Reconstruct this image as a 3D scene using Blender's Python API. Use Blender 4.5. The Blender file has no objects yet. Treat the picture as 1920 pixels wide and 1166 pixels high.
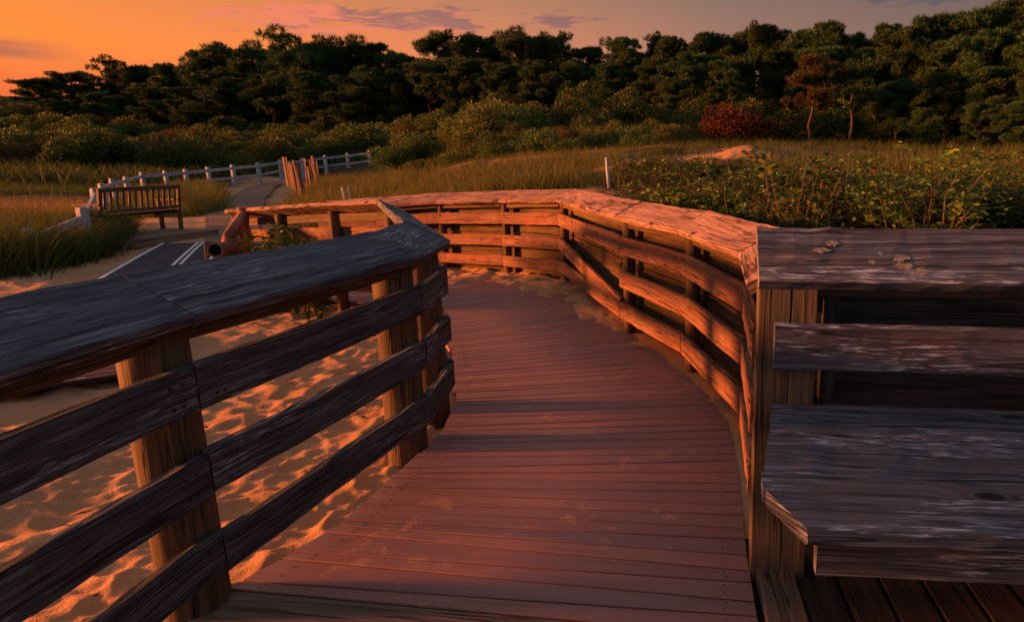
import bpy, math, random
import numpy as np
from mathutils import Vector
random.seed(7)
rng = np.random.default_rng(11)
SC = bpy.context.scene
COL = SC.collection
R = math.radians

# ------------------------------------------------------------------ camera
FPX, CX, CY, Y0, EYE = 1150.0, 1250.0, 540.0, 300.0, 1.42     # read off the photograph (1920 x 1166)
PITCH = math.atan((CY - Y0) / FPX)
cam_d = bpy.data.cameras.new('camera')
cam = bpy.data.objects.new('camera', cam_d); COL.objects.link(cam)
cam.location = (0, 0, EYE); cam.rotation_euler = (math.pi / 2 - PITCH, 0, 0)
cam_d.sensor_width = 36; cam_d.lens = 36 * FPX / 1920
cam_d.shift_x = (960 - CX) / 1920; cam_d.shift_y = (CY - 583) / 1920
cam_d.clip_start = .05; cam_d.clip_end = 3000
SC.camera = cam

# ------------------------------------------------------------------ light
SUN_AZ, SUN_EL = R(-91), R(6.3)
sd = Vector((math.sin(SUN_AZ) * math.cos(SUN_EL), math.cos(SUN_AZ) * math.cos(SUN_EL), math.sin(SUN_EL)))
sun_d = bpy.data.lights.new('sun', 'SUN'); sun = bpy.data.objects.new('sun', sun_d); COL.objects.link(sun)
sun_d.energy = 5.0; sun_d.angle = R(6); sun_d.color = (1.0, .26, .06)
sun.rotation_euler = sd.to_track_quat('Z', 'Y').to_euler()
SC.view_settings.view_transform = 'Standard'; SC.view_settings.look = 'None'
SC.view_settings.exposure = 1.38; SC.view_settings.gamma = 1
SC.cycles.max_bounces = 6; SC.cycles.transparent_max_bounces = 6
SC.cycles.use_denoising = True

class NT:
    """small node-tree writer"""
    def __init__(s, nt): s.nt = nt; nt.nodes.clear()
    def n(s, t, **k):
        nd = s.nt.nodes.new(t)
        for a, b in k.items(): setattr(nd, a, b)
        return nd
    def put(s, sock, v):
        if isinstance(v, bpy.types.NodeSocket): s.nt.links.new(v, sock)
        elif isinstance(v, bpy.types.Node): s.nt.links.new(v.outputs[0], sock)
        elif v is not None:
            if hasattr(sock.default_value, '__len__') and len(sock.default_value) == 4 and len(v) == 3: v = (*v, 1)
            sock.default_value = v
    def m(s, op, a, b=None, c=None, clamp=False):
        nd = s.n('ShaderNodeMath', operation=op, use_clamp=clamp)
        for i, v in enumerate((a, b, c)):
            if v is not None: s.put(nd.inputs[i], v)
        return nd.outputs[0]
    def v(s, op, a, b=None):
        nd = s.n('ShaderNodeVectorMath', operation=op)
        s.put(nd.inputs[0], a)
        if b is not None: s.put(nd.inputs[1], b)
        return nd
    def comb(s, x, y, z=0.0):
        nd = s.n('ShaderNodeCombineXYZ')
        for i, v in enumerate((x, y, z)): s.put(nd.inputs[i], v)
        return nd.outputs[0]
    def noise(s, vec, scale=1., detail=4., rough=.55, dist=0.):
        nd = s.n('ShaderNodeTexNoise')
        if vec is not None: s.put(nd.inputs['Vector'], vec)
        nd.inputs['Scale'].default_value = scale; nd.inputs['Detail'].default_value = detail
        nd.inputs['Roughness'].default_value = rough; nd.inputs['Distortion'].default_value = dist
        return nd.outputs[0]
    def ramp(s, fac, stops, interp='LINEAR'):
        nd = s.n('ShaderNodeValToRGB'); cr = nd.color_ramp; cr.interpolation = interp
        while len(cr.elements) < len(stops): cr.elements.new(.5)
        for e, (p, c) in zip(cr.elements, stops):
            e.position = p; e.color = (*c, 1) if len(c) == 3 else c
        s.put(nd.inputs[0], fac); return nd.outputs[0]
    def step(s, x, a, b, lo=0., hi=1.):
        nd = s.n('ShaderNodeMapRange', interpolation_type='SMOOTHSTEP')
        s.put(nd.inputs[0], x)
        for i, v in zip((1, 2, 3, 4), (a, b, lo, hi)): nd.inputs[i].default_value = v
        return nd.outputs[0]
    def mix(s, f, a, b, blend='MIX'):
        nd = s.n('ShaderNodeMix', data_type='RGBA', blend_type=blend)
        s.put(nd.inputs[0], f); s.put(nd.inputs[6], a); s.put(nd.inputs[7], b)
        return nd.outputs[2]

# ------------------------------------------------------------------ sky
world = bpy.data.worlds.new('World'); SC.world = world; world.use_nodes = True
w = NT(world.node_tree)
dirv = w.n('ShaderNodeTexCoord').outputs['Generated']
sep = w.n('ShaderNodeSeparateXYZ'); w.put(sep.inputs[0], dirv)
dx, dy, dz = sep.outputs
az = w.m('ARCTAN2', dx, dy); el = w.m('ARCSINE', dz)
flat = w.v('NORMALIZE', w.v('MULTIPLY', dirv, (1, 1, 0)))
dd = w.v('DOT_PRODUCT', flat, (math.sin(SUN_AZ), math.cos(SUN_AZ), 0)).outputs['Value']
t = w.m('MULTIPLY_ADD', dd, .5, .5)
low = w.ramp(t, [(0, (.11, .09, .088)), (.24, (.165, .118, .108)), (.45, (.37, .18, .125)), (.60, (.64, .225, .115)),
                 (.74, (.82, .225, .065)), (.87, (.96, .255, .038)), (1, (1.5, .62, .16))])
high = w.ramp(t, [(0, (.10, .09, .092)), (.24, (.125, .105, .10)), (.45, (.21, .14, .112)), (.60, (.35, .18, .11)),
                  (.74, (.46, .20, .09)), (.87, (.48, .205, .075)), (1, (.9, .45, .18))])
base = w.mix(w.step(el, R(7.5), R(15.5)), low, high)
redb = w.ramp(t, [(0, (.08, .075, .085)), (.45, (.30, .15, .11)), (.7, (.75, .22, .09)), (.87, (.80, .145, .04)), (1, (1.2, .3, .07))])
base = w.mix(w.step(el, R(8.), R(3.8)), base, redb)
zen = w.ramp(t, [(0, (.13, .16, .23)), (.5, (.19, .205, .28)), (1, (.36, .30, .30))])
base = w.mix(w.step(el, R(15), R(34)), base, zen)
base = w.mix(w.m('MULTIPLY', w.step(dy, .15, -.45), .85), base, (.165, .185, .25))          # dusk blue over the sea, behind the viewer
# streaks of cloud
cv = w.comb(w.m('MULTIPLY', az, 9.), w.m('MULTIPLY', w.m('SUBTRACT', el, w.m('MULTIPLY', az, .065)), 46.), .4)
cn = w.noise(cv, 1.6, 9, .62, .5)
e_tilt = w.m('SUBTRACT', el, w.m('MULTIPLY', az, .065))
def band(e0, e1, a0, a1, soft=1.2, sa=7., el=el):
    a = w.m('MULTIPLY', w.step(el, R(e0 - soft), R(e0 + soft * .5)), w.step(el, R(e1 + soft), R(e1 - soft)))
    b = w.m('MULTIPLY', w.step(az, R(a0 - sa), R(a0 + sa)), w.step(az, R(a1 + sa), R(a1 - sa)))
    return w.m('MULTIPLY', a, b)
reg = w.m('MAXIMUM', band(11.6, 13.4, -36, -13, .9, 6, e_tilt), w.m('MAXIMUM', band(11.3, 12.2, -12, -6, .5, 3), band(12.4, 15.5, 15, 24, .8, 3)))
cm = w.step(w.m('ADD', cn, w.m('MULTIPLY', reg, .22)), .60, .72)
cm = w.m('MULTIPLY', cm, w.step(reg, .02, .3))
shade = w.step(w.m('ADD', w.noise(w.v('ADD', cv, (.12, -.38, .6)), 1.6, 7, .6, .5), w.m('MULTIPLY', w.m('SUBTRACT', az, R(-24)), .4)), .42, .58)
ccol = w.mix(shade, w.mix(w.step(az, R(-25), R(25)), (.78, .21, .125), (.36, .14, .13)), w.mix(w.step(az, R(-25), R(25)), (.27, .13, .125), (.11, .09, .10)))
base = w.mix(w.m('MULTIPLY', cm, .85), base, ccol)
# thin veil and a purple bank low at the far left
vn = w.noise(w.comb(w.m('MULTIPLY', az, 3.), w.m('MULTIPLY', el, 26.), 3.), 1.3, 6, .6)
base = w.mix(w.m('MULTIPLY', w.step(vn, .50, .75), .25), base, w.mix(w.step(az, R(-40), R(20)), (.80, .24, .10), (.17, .11, .115)))
bank = w.m('MULTIPLY', band(6.3, 7.4, -75, -43.5, .35, 2.5), w.step(vn, .25, .55))
base = w.mix(w.m('MULTIPLY', bank, .75), base, (.33, .12, .09))
ground_l = w.step(dz, -.02, -.0)
bg = w.n('ShaderNodeBackground'); w.put(bg.inputs[0], w.mix(ground_l, (.05, .03, .02), base)); bg.inputs[1].default_value = .44
wo = w.n('ShaderNodeOutputWorld'); w.put(wo.inputs[0], bg)

# ------------------------------------------------------------------ reading places off the photograph
def ray(x, y):
    a = (x - CX) / FPX; b = (y - CY) / FPX
    return (a, math.cos(PITCH) - b * math.sin(PITCH), -math.sin(PITCH) - b * math.cos(PITCH))
def at_z(x, y, z):
    d = ray(x, y); k = (z - EYE) / d[2]; return Vector((d[0] * k, d[1] * k, z))
def at_d(x, y, Y):
    d = ray(x, y); k = Y / d[1]; return Vector((d[0] * k, Y, EYE + d[2] * k))

# ------------------------------------------------------------------ materials
def mat(name):
    m = bpy.data.materials.new(name); m.use_nodes = True; return m, NT(m.node_tree)
def finish(t, col, rough=.8, bump=None, bstr=.3, bdist=.01, spec=.3, metal=0.):
    b = t.n('ShaderNodeBsdfPrincipled')
    t.put(b.inputs['Base Color'], col); t.put(b.inputs['Roughness'], rough)
    b.inputs['Specular IOR Level'].default_value = spec; b.inputs['Metallic'].default_value = metal
    if bump is not None:
        bp = t.n('ShaderNodeBump'); bp.inputs['Strength'].default_value = bstr; bp.inputs['Distance'].default_value = bdist
        t.put(bp.inputs['Height'], bump); t.put(b.inputs['Normal'], bp)
    o = t.n('ShaderNodeOutputMaterial'); t.put(o.inputs[0], b)

def wood(name, dark, mid, light, flake=.5, warm=None, rough=.75, knots=True, bstr=.6, spec=.25, peel=None):
    """weathered sawn timber; U runs along the board in metres, V across it"""
    m, t = mat(name)
    uv = t.n('ShaderNodeUVMap').outputs[0]
    s = t.n('ShaderNodeSeparateXYZ'); t.put(s.inputs[0], uv); u, v = s.outputs[0], s.outputs[1]
    wob = t.noise(t.comb(t.m('MULTIPLY', u, 1.6), t.m('MULTIPLY', v, 5.)), 1., 3)
    v2 = t.m('ADD', v, t.m('MULTIPLY', t.m('SUBTRACT', wob, .5), .03))
    kd = None
    if knots:
        vo = t.n('ShaderNodeTexVoronoi', feature='F1'); vo.voronoi_dimensions = '2D'
        t.put(vo.inputs['Vector'], t.comb(t.m('MULTIPLY', u, 1.15), t.m('MULTIPLY', v, 2.6)))
        vo.inputs['Scale'].default_value = 1.
        sc_ = t.n('ShaderNodeSeparateColor'); t.put(sc_.inputs[0], vo.outputs['Color'])
        kd = t.m('ADD', vo.outputs['Distance'], t.m('MULTIPLY', t.m('GREATER_THAN', sc_.outputs[0], .34), 2.))
        v2 = t.m('ADD', v2, t.m('MULTIPLY', t.step(kd, .2, .0), .035))
    fine = t.noise(t.comb(t.m('MULTIPLY', u, 5.), t.m('MULTIPLY', v2, 210.)), 1., 7, .68)
    mid_n = t.noise(t.comb(t.m('MULTIPLY', u, 2.2), t.m('MULTIPLY', v2, 48.)), 1., 6, .65)
    tone = t.noise(t.comb(t.m('MULTIPLY', u, .55), t.m('MULTIPLY', v, 3.)), 1., 3, .5)
    g = t.m('ADD', t.m('MULTIPLY', fine, .5), t.m('MULTIPLY', mid_n, .5))
    c = t.ramp(g, [(.38, dark), (.5, mid), (.62, light)])
    c = t.mix(t.m('MULTIPLY', t.step(tone, .40, .62), .55), c, t.mix(.5, c, dark))
    if warm is not None:
        wn = t.noise(t.comb(t.m('MULTIPLY', u, .9), t.m('MULTIPLY', v2, 9.), 5.), 1., 4, .6)
        c = t.mix(t.m('MULTIPLY', t.step(wn, .46, .68), .8), c, warm)
    if peel is not None:
        p1 = t.noise(t.comb(t.m('MULTIPLY', u, 4.), t.m('MULTIPLY', v2, 22.), 11.), 1., 6, .68); p2 = t.noise(t.comb(t.m('MULTIPLY', u, 1.1), t.m('MULTIPLY', v, 3.), 13.), 1., 2, .5)
        pm = t.m('MULTIPLY', t.step(p1, .47, .53), t.step(p2, .46, .58)); c = t.mix(t.m('MULTIPLY', pm, .85), c, peel)
    if flake:
        fl = t.noise(t.comb(t.m('MULTIPLY', u, 9.), t.m('MULTIPLY', v2, 95.), 2.), 1., 6, .7)
        fl2 = t.noise(t.comb(t.m('MULTIPLY', u, 1.3), t.m('MULTIPLY', v, 6.), 7.), 1., 3, .5)
        fm = t.m('MULTIPLY', t.step(fl, .51, .60), t.step(fl2, .47, .62))
        c = t.mix(t.m('MULTIPLY', fm, flake), c, tuple(min(1, x * 1.7) for x in light))
    crack = t.noise(t.comb(t.m('MULTIPLY', u, .8), t.m('MULTIPLY', v2, 26.), 9.), 1., 2, .4)
    ck = t.m('MULTIPLY', t.step(t.m('ABSOLUTE', t.m('SUBTRACT', crack, .5)), .022, .002), t.step(tone, .30, .5))
    c = t.mix(t.m('MULTIPLY', ck, .85), c, (.012, .01, .009))
    h = t.m('ADD', t.m('MULTIPLY', g, 1.3), t.m('MULTIPLY', ck, -.8))
    if knots:
        ring = t.m('SINE', t.m('MULTIPLY', kd, 150.))
        km = t.step(kd, .085, .05)
        kc = t.mix(t.step(ring, -.6, .6), tuple(x * .35 for x in dark), tuple(x * .9 for x in mid))
        c = t.mix(t.m('MULTIPLY', km, .85), c, kc)
        c = t.mix(t.step(kd, .03, .018), c, (.012, .009, .008))
        h = t.m('ADD', h, t.m('MULTIPLY', t.step(kd, .035, .015), -.6))
    finish(t, c, rough, h, bstr, .006, spec)
    return m

M = {}
M['grey_wood'] = wood('weathered_grey_wood', (.015, .018, .024), (.070, .084, .106), (.22, .245, .28), 1., (.072, .072, .078), .76)
M['grey_rail'] = wood('weathered_rail_wood', (.012, .0145, .016), (.054, .060, .063), (.19, .20, .205), .7, (.066, .060, .052), .82)
M['warm_wood'] = wood('reddish_wood', (.08, .036, .022), (.21, .100, .058), (.34, .185, .115), .45, (.30, .105, .045), .8)
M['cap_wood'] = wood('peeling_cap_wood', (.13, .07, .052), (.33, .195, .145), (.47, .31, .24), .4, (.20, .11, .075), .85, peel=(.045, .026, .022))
M['wall_wood'] = wood('damp_backing_wood', (.055, .034, .018), (.14, .085, .042), (.22, .14, .075), .1, (.085, .075, .03), .85)
M['post_wood'] = wood('treated_post_wood', (.035, .024, .012), (.10, .065, .032), (.19, .125, .065), .15, (.065, .052, .022), .75, False)
M['lumber'] = wood('treated_lumber', (.055, .042, .024), (.12, .092, .054), (.19, .15, .092), .15, None, .75)
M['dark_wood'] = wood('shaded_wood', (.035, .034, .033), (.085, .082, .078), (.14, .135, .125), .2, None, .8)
M['bench_grey'] = wood('bench_plank_wood', (.018, .021, .027), (.085, .098, .12), (.25, .275, .31), 1., (.105, .080, .072), .74)
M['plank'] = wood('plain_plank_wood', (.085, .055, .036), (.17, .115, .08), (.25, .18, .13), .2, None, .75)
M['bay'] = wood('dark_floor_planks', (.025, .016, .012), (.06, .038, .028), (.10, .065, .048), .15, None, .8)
M['teak'] = wood('bench_teak', (.07, .042, .027), (.16, .095, .058), (.24, .15, .09), 0, None, .6, False)
M['white_wood'] = wood('flaking_white_paint', (.34, .36, .40), (.50, .53, .57), (.66, .68, .70), .3, (.30, .30, .31), .7, False)
M['slat_wood'] = wood('snow_fence_slats', (.16, .085, .05), (.30, .17, .10), (.40, .25, .16), 0, None, .8, False)
M['path_wood'] = wood('sandy_path_planks', (.17, .105, .065), (.28, .19, .125), (.36, .26, .18), .2, None, .9, False)

# composite decking with scattered sand
m, t = mat('composite_decking'); M['deck'] = m
uv = t.n('ShaderNodeUVMap').outputs[0]
s = t.n('ShaderNodeSeparateXYZ'); t.put(s.inputs[0], uv); u, v = s.outputs[0], s.outputs[1]
geo = t.n('ShaderNodeNewGeometry'); isl = geo.outputs['Random Per Island']; pos = geo.outputs['Position']
fine = t.noise(t.comb(t.m('MULTIPLY', u, 2.2), t.m('MULTIPLY', v, 160.)), 1., 5, .6)
c = t.ramp(isl, [(0, (.20, .105, .095)), (.3, (.27, .128, .105)), (.55, (.31, .142, .108)), (.8, (.24, .125, .112)), (1, (.19, .115, .112))])
c = t.mix(t.m('MULTIPLY', t.step(fine, .35, .7), .35), c, t.mix(.5, c, (.36, .20, .16)))
wear = t.noise(pos, 1.1, 4, .6)
c = t.mix(t.m('MULTIPLY', t.step(wear, .42, .68), .4), c, (.19, .125, .12))
sc2 = t.noise(t.comb(t.m('MULTIPLY', u, 1.4), t.m('MULTIPLY', v, 22.), 4.), 1., 6, .7)
c = t.mix(t.m('MULTIPLY', t.step(sc2, .52, .68), .5), c, (.36, .20, .155))
c = t.mix(t.m('MULTIPLY', t.step(sc2, .46, .34), .45), c, (.12, .055, .045))
big = t.noise(pos, 1.7, 3, .5); mid_n = t.noise(pos, 7.5, 4, .6, 1.2); gr = t.noise(pos, 210., 2, .7); gr2 = t.noise(pos, 75., 3, .75)
ps = t.m('MULTIPLY', t.step(big, .44, .60), t.step(mid_n, .50, .66))
sm = t.step(t.m('ADD', t.m('ADD', t.m('MULTIPLY', gr, .5), t.m('MULTIPLY', gr2, .5)), t.m('MULTIPLY', ps, .16)), .585, .65)
c = t.mix(t.m('MULTIPLY', sm, .8), c, (.44, .25, .14))
nails = t.n('ShaderNodeTexVoronoi', feature='F1')
finish(t, c, .52, t.m('ADD', t.m('MULTIPLY', fine, .5), t.m('MULTIPLY', sm, .8)), .25, .004, .35)

# ground: sand, with soil and litter where things grow (mask stored on the mesh)
m, t = mat('beach_sand_and_soil'); M['ground'] = m
pos = t.n('ShaderNodeNewGeometry').outputs['Position']
at = t.n('ShaderNodeAttribute'); at.attribute_name = 'sand'; mask = at.outputs['Fac']
n1 = t.noise(pos, 2.2, 4, .6); n2 = t.noise(pos, 240., 2, .6); n3 = t.noise(pos, 24., 4, .7)
c = t.mix(t.step(n1, .3, .7), (.50, .27, .125), (.60, .35, .18))
c = t.mix(t.m('MULTIPLY', t.step(n2, .42, .70), .5), c, (.25, .14, .078))
c = t.mix(t.m('MULTIPLY', t.step(n2, .60, .72), .5), c, (.64, .44, .28))
c = t.mix(t.step(n3, .70, .75), c, (.07, .045, .028))
so = t.mix(t.step(n3, .4, .6), (.045, .034, .018), (.085, .062, .034))
so = t.mix(t.step(n1, .45, .6), so, (.05, .055, .02))
c = t.mix(mask, so, c)
n4 = t.noise(pos, 85., 3, .7)
finish(t, c, .95, t.m('ADD', t.m('ADD', t.m('MULTIPLY', n2, .5), t.m('MULTIPLY', n4, .8)), n3), .75, .012, .1)

def leafy(name, c1, c2, c3, trans=.25, nscale=.5, tip=None):
    m, t = mat(name)
    g = t.n('ShaderNodeNewGeometry'); isl = g.outputs['Random Per Island']
    oi = t.n('ShaderNodeObjectInfo')
    vec = t.v('ADD', t.n('ShaderNodeTexCoord').outputs['Object'], t.v('SCALE', oi.outputs['Location']).outputs[0])
    nz = t.noise(vec, nscale, 3, .6)
    f = t.m('ADD', t.m('MULTIPLY', isl, .45), t.m('MULTIPLY', nz, .62))
    c = t.ramp(f, [(.22, c1), (.5, c2), (.8, c3)])
    hv = t.n('ShaderNodeHueSaturation'); t.put(hv.inputs['Color'], c)
    t.put(hv.inputs['Value'], t.m('MULTIPLY_ADD', oi.outputs['Random'], .5, .75)); t.put(hv.inputs['Hue'], t.m('MULTIPLY_ADD', oi.outputs['Random'], .03, .485))
    d = t.n('ShaderNodeBsdfPrincipled'); t.put(d.inputs['Base Color'], hv); d.inputs['Roughness'].default_value = .6
    d.inputs['Specular IOR Level'].default_value = .15
    tr = t.n('ShaderNodeBsdfTranslucent'); t.put(tr.inputs[0], hv)
    mx = t.n('ShaderNodeMixShader'); mx.inputs[0].default_value = trans; t.put(mx.inputs[1], d); t.put(mx.inputs[2], tr)
    o = t.n('ShaderNodeOutputMaterial'); t.put(o.inputs[0], mx); return m
M['needles'] = leafy('pine_needles', (.014, .038, .014), (.036, .084, .025), (.078, .14, .037), .15)
M['dry_needles'] = leafy('dying_pine_needles', (.035, .026, .013), (.062, .045, .018), (.055, .056, .02), .15)
M['olive'] = leafy('olive_leaves', (.042, .060, .016), (.10, .128, .028), (.175, .195, .042))
M['green'] = leafy('green_leaves', (.032, .064, .015), (.072, .122, .026), (.125, .18, .038))
M['russet'] = leafy('russet_leaves', (.05, .032, .014), (.090, .058, .022), (.10, .082, .027))
M['red_leaf'] = leafy('red_sumac_leaves', (.04, .013, .010), (.085, .022, .014), (.075, .034, .016))
M['rose_leaf'] = leafy('rose_leaves', (.028, .058, .011), (.082, .155, .024), (.20, .25, .038), .3, 2.)
M['rose_dull'] = leafy('dull_rose_leaves', (.020, .034, .010), (.045, .07, .018), (.10, .115, .026), .3, 2.)
M['rose_red'] = leafy('reddening_rose_leaves', (.05, .03, .012), (.11, .06, .02), (.17, .12, .03), .3, 2.)
M['weed_leaf'] = leafy('weed_leaves', (.02, .045, .014), (.045, .09, .022), (.09, .13, .03), .3, 2.)
M['grass'] = leafy('beach_grass_blades', (.058, .080, .020), (.125, .142, .034), (.23, .21, .054), .35, .35)
M['grass_green'] = leafy('green_beach_grass_blades', (.034, .062, .016), (.08, .12, .026), (.15, .165, .04), .35, .35)
M['grass_gold'] = leafy('golden_grass_blades', (.16, .10, .03), (.28, .17, .05), (.34, .22, .08), .35, .35)
M['hip'] = leafy('rose_hips', (.30, .02, .015), (.40, .03, .02), (.45, .06, .02), 0)
M['dead_leaf'] = leafy('brown_litter', (.05, .028, .014), (.09, .05, .025), (.13, .08, .04), .1, 3)
M['bark'] = wood('pine_bark', (.030, .022, .017), (.075, .052, .038), (.12, .09, .068), 0, None, .9, False, 1.)
M['twig'] = wood('grey_twigs', (.045, .034, .025), (.095, .072, .052), (.15, .115, .085), 0, None, .9, False)

def simple(name, c1, c2, scale, rough=.7, metal=0., bstr=.3, thr=(.4, .6), spec=.3):
    m, t = mat(name)
    p = t.n('ShaderNodeTexCoord').outputs['Object']
    n = t.noise(p, scale, 6, .65); n2 = t.noise(p, scale * 9, 3, .6)
    c = t.mix(t.step(n, *thr), c1, c2); c = t.mix(t.m('MULTIPLY', t.step(n2, .4, .7), .3), c, t.mix(.5, c, (.02, .015, .01)))
    if name.startswith('mat_'):
        d1 = t.noise(p, 1.3, 5, .7); d2 = t.noise(p, 60., 3, .7)
        c = t.mix(t.m('MULTIPLY', t.step(t.m('ADD', d1, t.m('MULTIPLY', d2, .35)), .74, .98), .65), c, (.36, .22, .12))
    finish(t, c, rough, t.m('ADD', n, n2), bstr, .006, spec, metal); M[name] = m; return m
simple('rust', (.20, .075, .04), (.30, .13, .07), 9., .8)
simple('dark_hollow', (.012, .010, .009), (.02, .016, .014), 9., .9)
simple('mat_fabric', (.035, .036, .042), (.058, .059, .067), 5., .85)
simple('mat_stripe', (.62, .62, .60), (.80, .80, .78), 26., .8, thr=(.25, .5))
simple('mat_border', (.075, .03, .04), (.11, .045, .055), 12., .7)
simple('chain_iron', (.05, .03, .022), (.09, .05, .035), 20., .7)
simple('nail_head', (.015, .012, .011), (.04, .022, .014), 60., .6)
simple('lichen', (.16, .15, .11), (.32, .30, .23), 60., .9)

# ------------------------------------------------------------------ geometry helpers
class MB:
    """collects verts / faces / uvs for ONE mesh object"""
    def __init__(s): s.v = []; s.f = []; s.uv = []; s.mi = []
    def quad_strip(s, rings, uvs, mi=0, close=True, caps=True, capuv=None):
        n = len(rings[0]); b = len(s.v)
        for r in rings: s.v.extend(r)
        last = n if close else n - 1
        for i in range(len(rings) - 1):
            for j in range(last):
                k = (j + 1) % n
                s.f.append((b + i * n + j, b + i * n + k, b + (i + 1) * n + k, b + (i + 1) * n + j))
                s.uv.append((uvs[i][j], uvs[i][j + 1], uvs[i + 1][j + 1], uvs[i + 1][j])); s.mi.append(mi)
        if caps:
            for i, rev in ((0, True), (len(rings) - 1, False)):
                idx = [b + i * n + j for j in range(n)]
                c = sum((Vector(p) for p in rings[i]), Vector()) / n
                e1 = (Vector(rings[i][0]) - c); e1 = e1.normalized() if e1.length > 1e-9 else Vector((1, 0, 0))
                nn = (Vector(rings[i][1]) - c).cross(e1); e2 = nn.cross(e1).normalized() if nn.length > 1e-9 else Vector((0, 0, 1))
                uo = uvs[i][0]
                u2 = [(uo[0] + (Vector(p) - c).dot(e1), uo[1] + (Vector(p) - c).dot(e2)) for p in rings[i]]
                if rev: idx.reverse(); u2.reverse()
                s.f.append(tuple(idx)); s.uv.append(tuple(u2)); s.mi.append(mi)
    def board(s, a0, a1, b0, b1, T, ch=.004, jit=.0015, seg=.14, mi=0, sag=0.):
        """plank: a0-a1 and b0-b1 are the long edges of its top face; thickness goes down from it"""
        a0, a1, b0, b1 = map(Vector, (a0, a1, b0, b1))
        d = (a1 - a0).normalized(); ac = (b0 - a0); nn = d.cross(ac).normalized()
        L = ((a1 - a0).length + (b1 - b0).length) / 2; ns = max(1, min(40, int(L / seg)))
        uo, vo = random.uniform(0, 60), random.uniform(0, 60)
        rings = []; uvs = []
        ph = random.uniform(0, 9)
        for i in range(ns + 1):
            k = i / ns; a = a0.lerp(a1, k); b = b0.lerp(b1, k); W = (b - a).length; e = (b - a) / max(W, 1e-6)
            off = nn * (sag * math.sin(math.pi * k) + jit * math.sin(ph + k * 7))
            j = lambda: random.uniform(-jit, jit)
            prof = [(0, -ch), (ch, 0), (W * .5, 0), (W - ch, 0), (W, -ch), (W, -T + ch), (W - ch, -T), (ch, -T), (0, -T + ch)]
            jj = [(j(), j()) for _ in prof]
            pts = [tuple(a + e * (x + q[0]) + nn * (y + q[1]) + off) for (x, y), q in zip(prof, jj)]
            per = [0]; P2 = prof + [prof[0]]
            for x in range(1, len(P2)): per.append(per[-1] + math.hypot(P2[x][0] - P2[x - 1][0], P2[x][1] - P2[x - 1][1]))
            rings.append(pts); uvs.append([(uo + k * L, vo + q) for q in per])
        s.quad_strip(rings, uvs, mi)
    def beam(s, p0, p1, W, H, up=(0, 0, 1), **k):
        """bar centred on p0-p1, W across, H along up"""
        p0, p1 = Vector(p0), Vector(p1); d = (p1 - p0).normalized(); up = Vector(up)
        e = d.cross(up).normalized(); u = e.cross(d).normalized()
        o = u * H / 2; s.board(p0 - e * W / 2 + o, p1 - e * W / 2 + o, p0 + e * W / 2 + o, p1 + e * W / 2 + o, H, **k) if False else \
            s.board(p0 + e * W / 2 + o, p1 + e * W / 2 + o, p0 - e * W / 2 + o, p1 - e * W / 2 + o, H, **k)
    def tube(s, pts, rad, n=16, mi=0, caps=True, jit=0., seed=None):
        pts = [Vector(p) for p in pts]; rad = rad if hasattr(rad, '__len__') else [rad] * len(pts)
        uo, vo = random.uniform(0, 60), random.uniform(0, 60); rings = []; uvs = []; L = 0
        ref = None
        lob = [1 + random.uniform(-jit, jit) for _ in range(n)]
        for i, p in enumerate(pts):
            d = (pts[min(i + 1, len(pts) - 1)] - pts[max(i - 1, 0)]).normalized()
            if ref is None: ref = Vector((1, 0, 0)) if abs(d.x) < .8 else Vector((0, 1, 0))
            e1 = (ref - d * ref.dot(d)).normalized(); e2 = d.cross(e1); ref = e1
            if i: L += (p - pts[i - 1]).length
            r = rad[i]
            rings.append([tuple(p + (e1 * math.cos(2 * math.pi * j / n) + e2 * math.sin(2 * math.pi * j / n)) * r * lob[j]) for j in range(n)])
            uvs.append([(uo + L, vo + 2 * math.pi * r * j / n) for j in range(n + 1)])
        s.quad_strip(rings, uvs, mi, caps=caps)
    def build(s, name, mats, parent=None, smooth=False, origin=None):
        me = bpy.data.meshes.new(name)
        o3 = Vector(origin) if origin is not None else Vector((0, 0, 0))
        me.from_pydata([tuple(Vector(p) - o3) for p in s.v], [], s.f)
        uvl = me.uv_layers.new(name='UVMap')
        uvl.data.foreach_set('uv', np.array([c for f in s.uv for q in f for c in q], dtype=np.float32))
        mats = mats if isinstance(mats, (list, tuple)) else [mats]
        for x in mats: me.materials.append(x)
        me.polygons.foreach_set('material_index', s.mi)
        if smooth: me.polygons.foreach_set('use_smooth', [True] * len(me.polygons))
        me.update()
        o = bpy.data.objects.new(name, me); COL.objects.link(o); o.location = o3
        if parent: o.parent = parent; o.location = o3 - parent.location if origin is not None else -parent.location
        return o

def arr_mesh(name, V, F, mats, mi=None, smooth=False):
    """mesh from numpy arrays (quads or tris), linked nowhere yet"""
    me = bpy.data.meshes.new(name); V = np.asarray(V, np.float32); F = np.asarray(F, np.int32)
    k = F.shape[1]
    me.vertices.add(len(V)); me.vertices.foreach_set('co', V.ravel())
    me.loops.add(F.size); me.loops.foreach_set('vertex_index', F.ravel())
    me.polygons.add(len(F)); me.polygons.foreach_set('loop_start', np.arange(0, F.size, k, dtype=np.int32))
    if mi is not None: me.polygons.foreach_set('material_index', np.asarray(mi, np.int32))
    if smooth: me.polygons.foreach_set('use_smooth', np.ones(len(F), bool))
    for x in (mats if isinstance(mats, (list, tuple)) else [mats]): me.materials.append(x)
    me.update(calc_edges=True); me.validate(); return me
def link(name, me, parent=None, loc=(0, 0, 0)):
    o = bpy.data.objects.new(name, me); COL.objects.link(o); o.location = loc
    if parent: o.parent = parent
    return o
def tag(o, label=None, cat=None, group=None, kind=None):
    if label: o['label'] = label
    if cat: o['category'] = cat
    if group: o['group'] = group
    if kind: o['kind'] = kind
    return o
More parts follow.
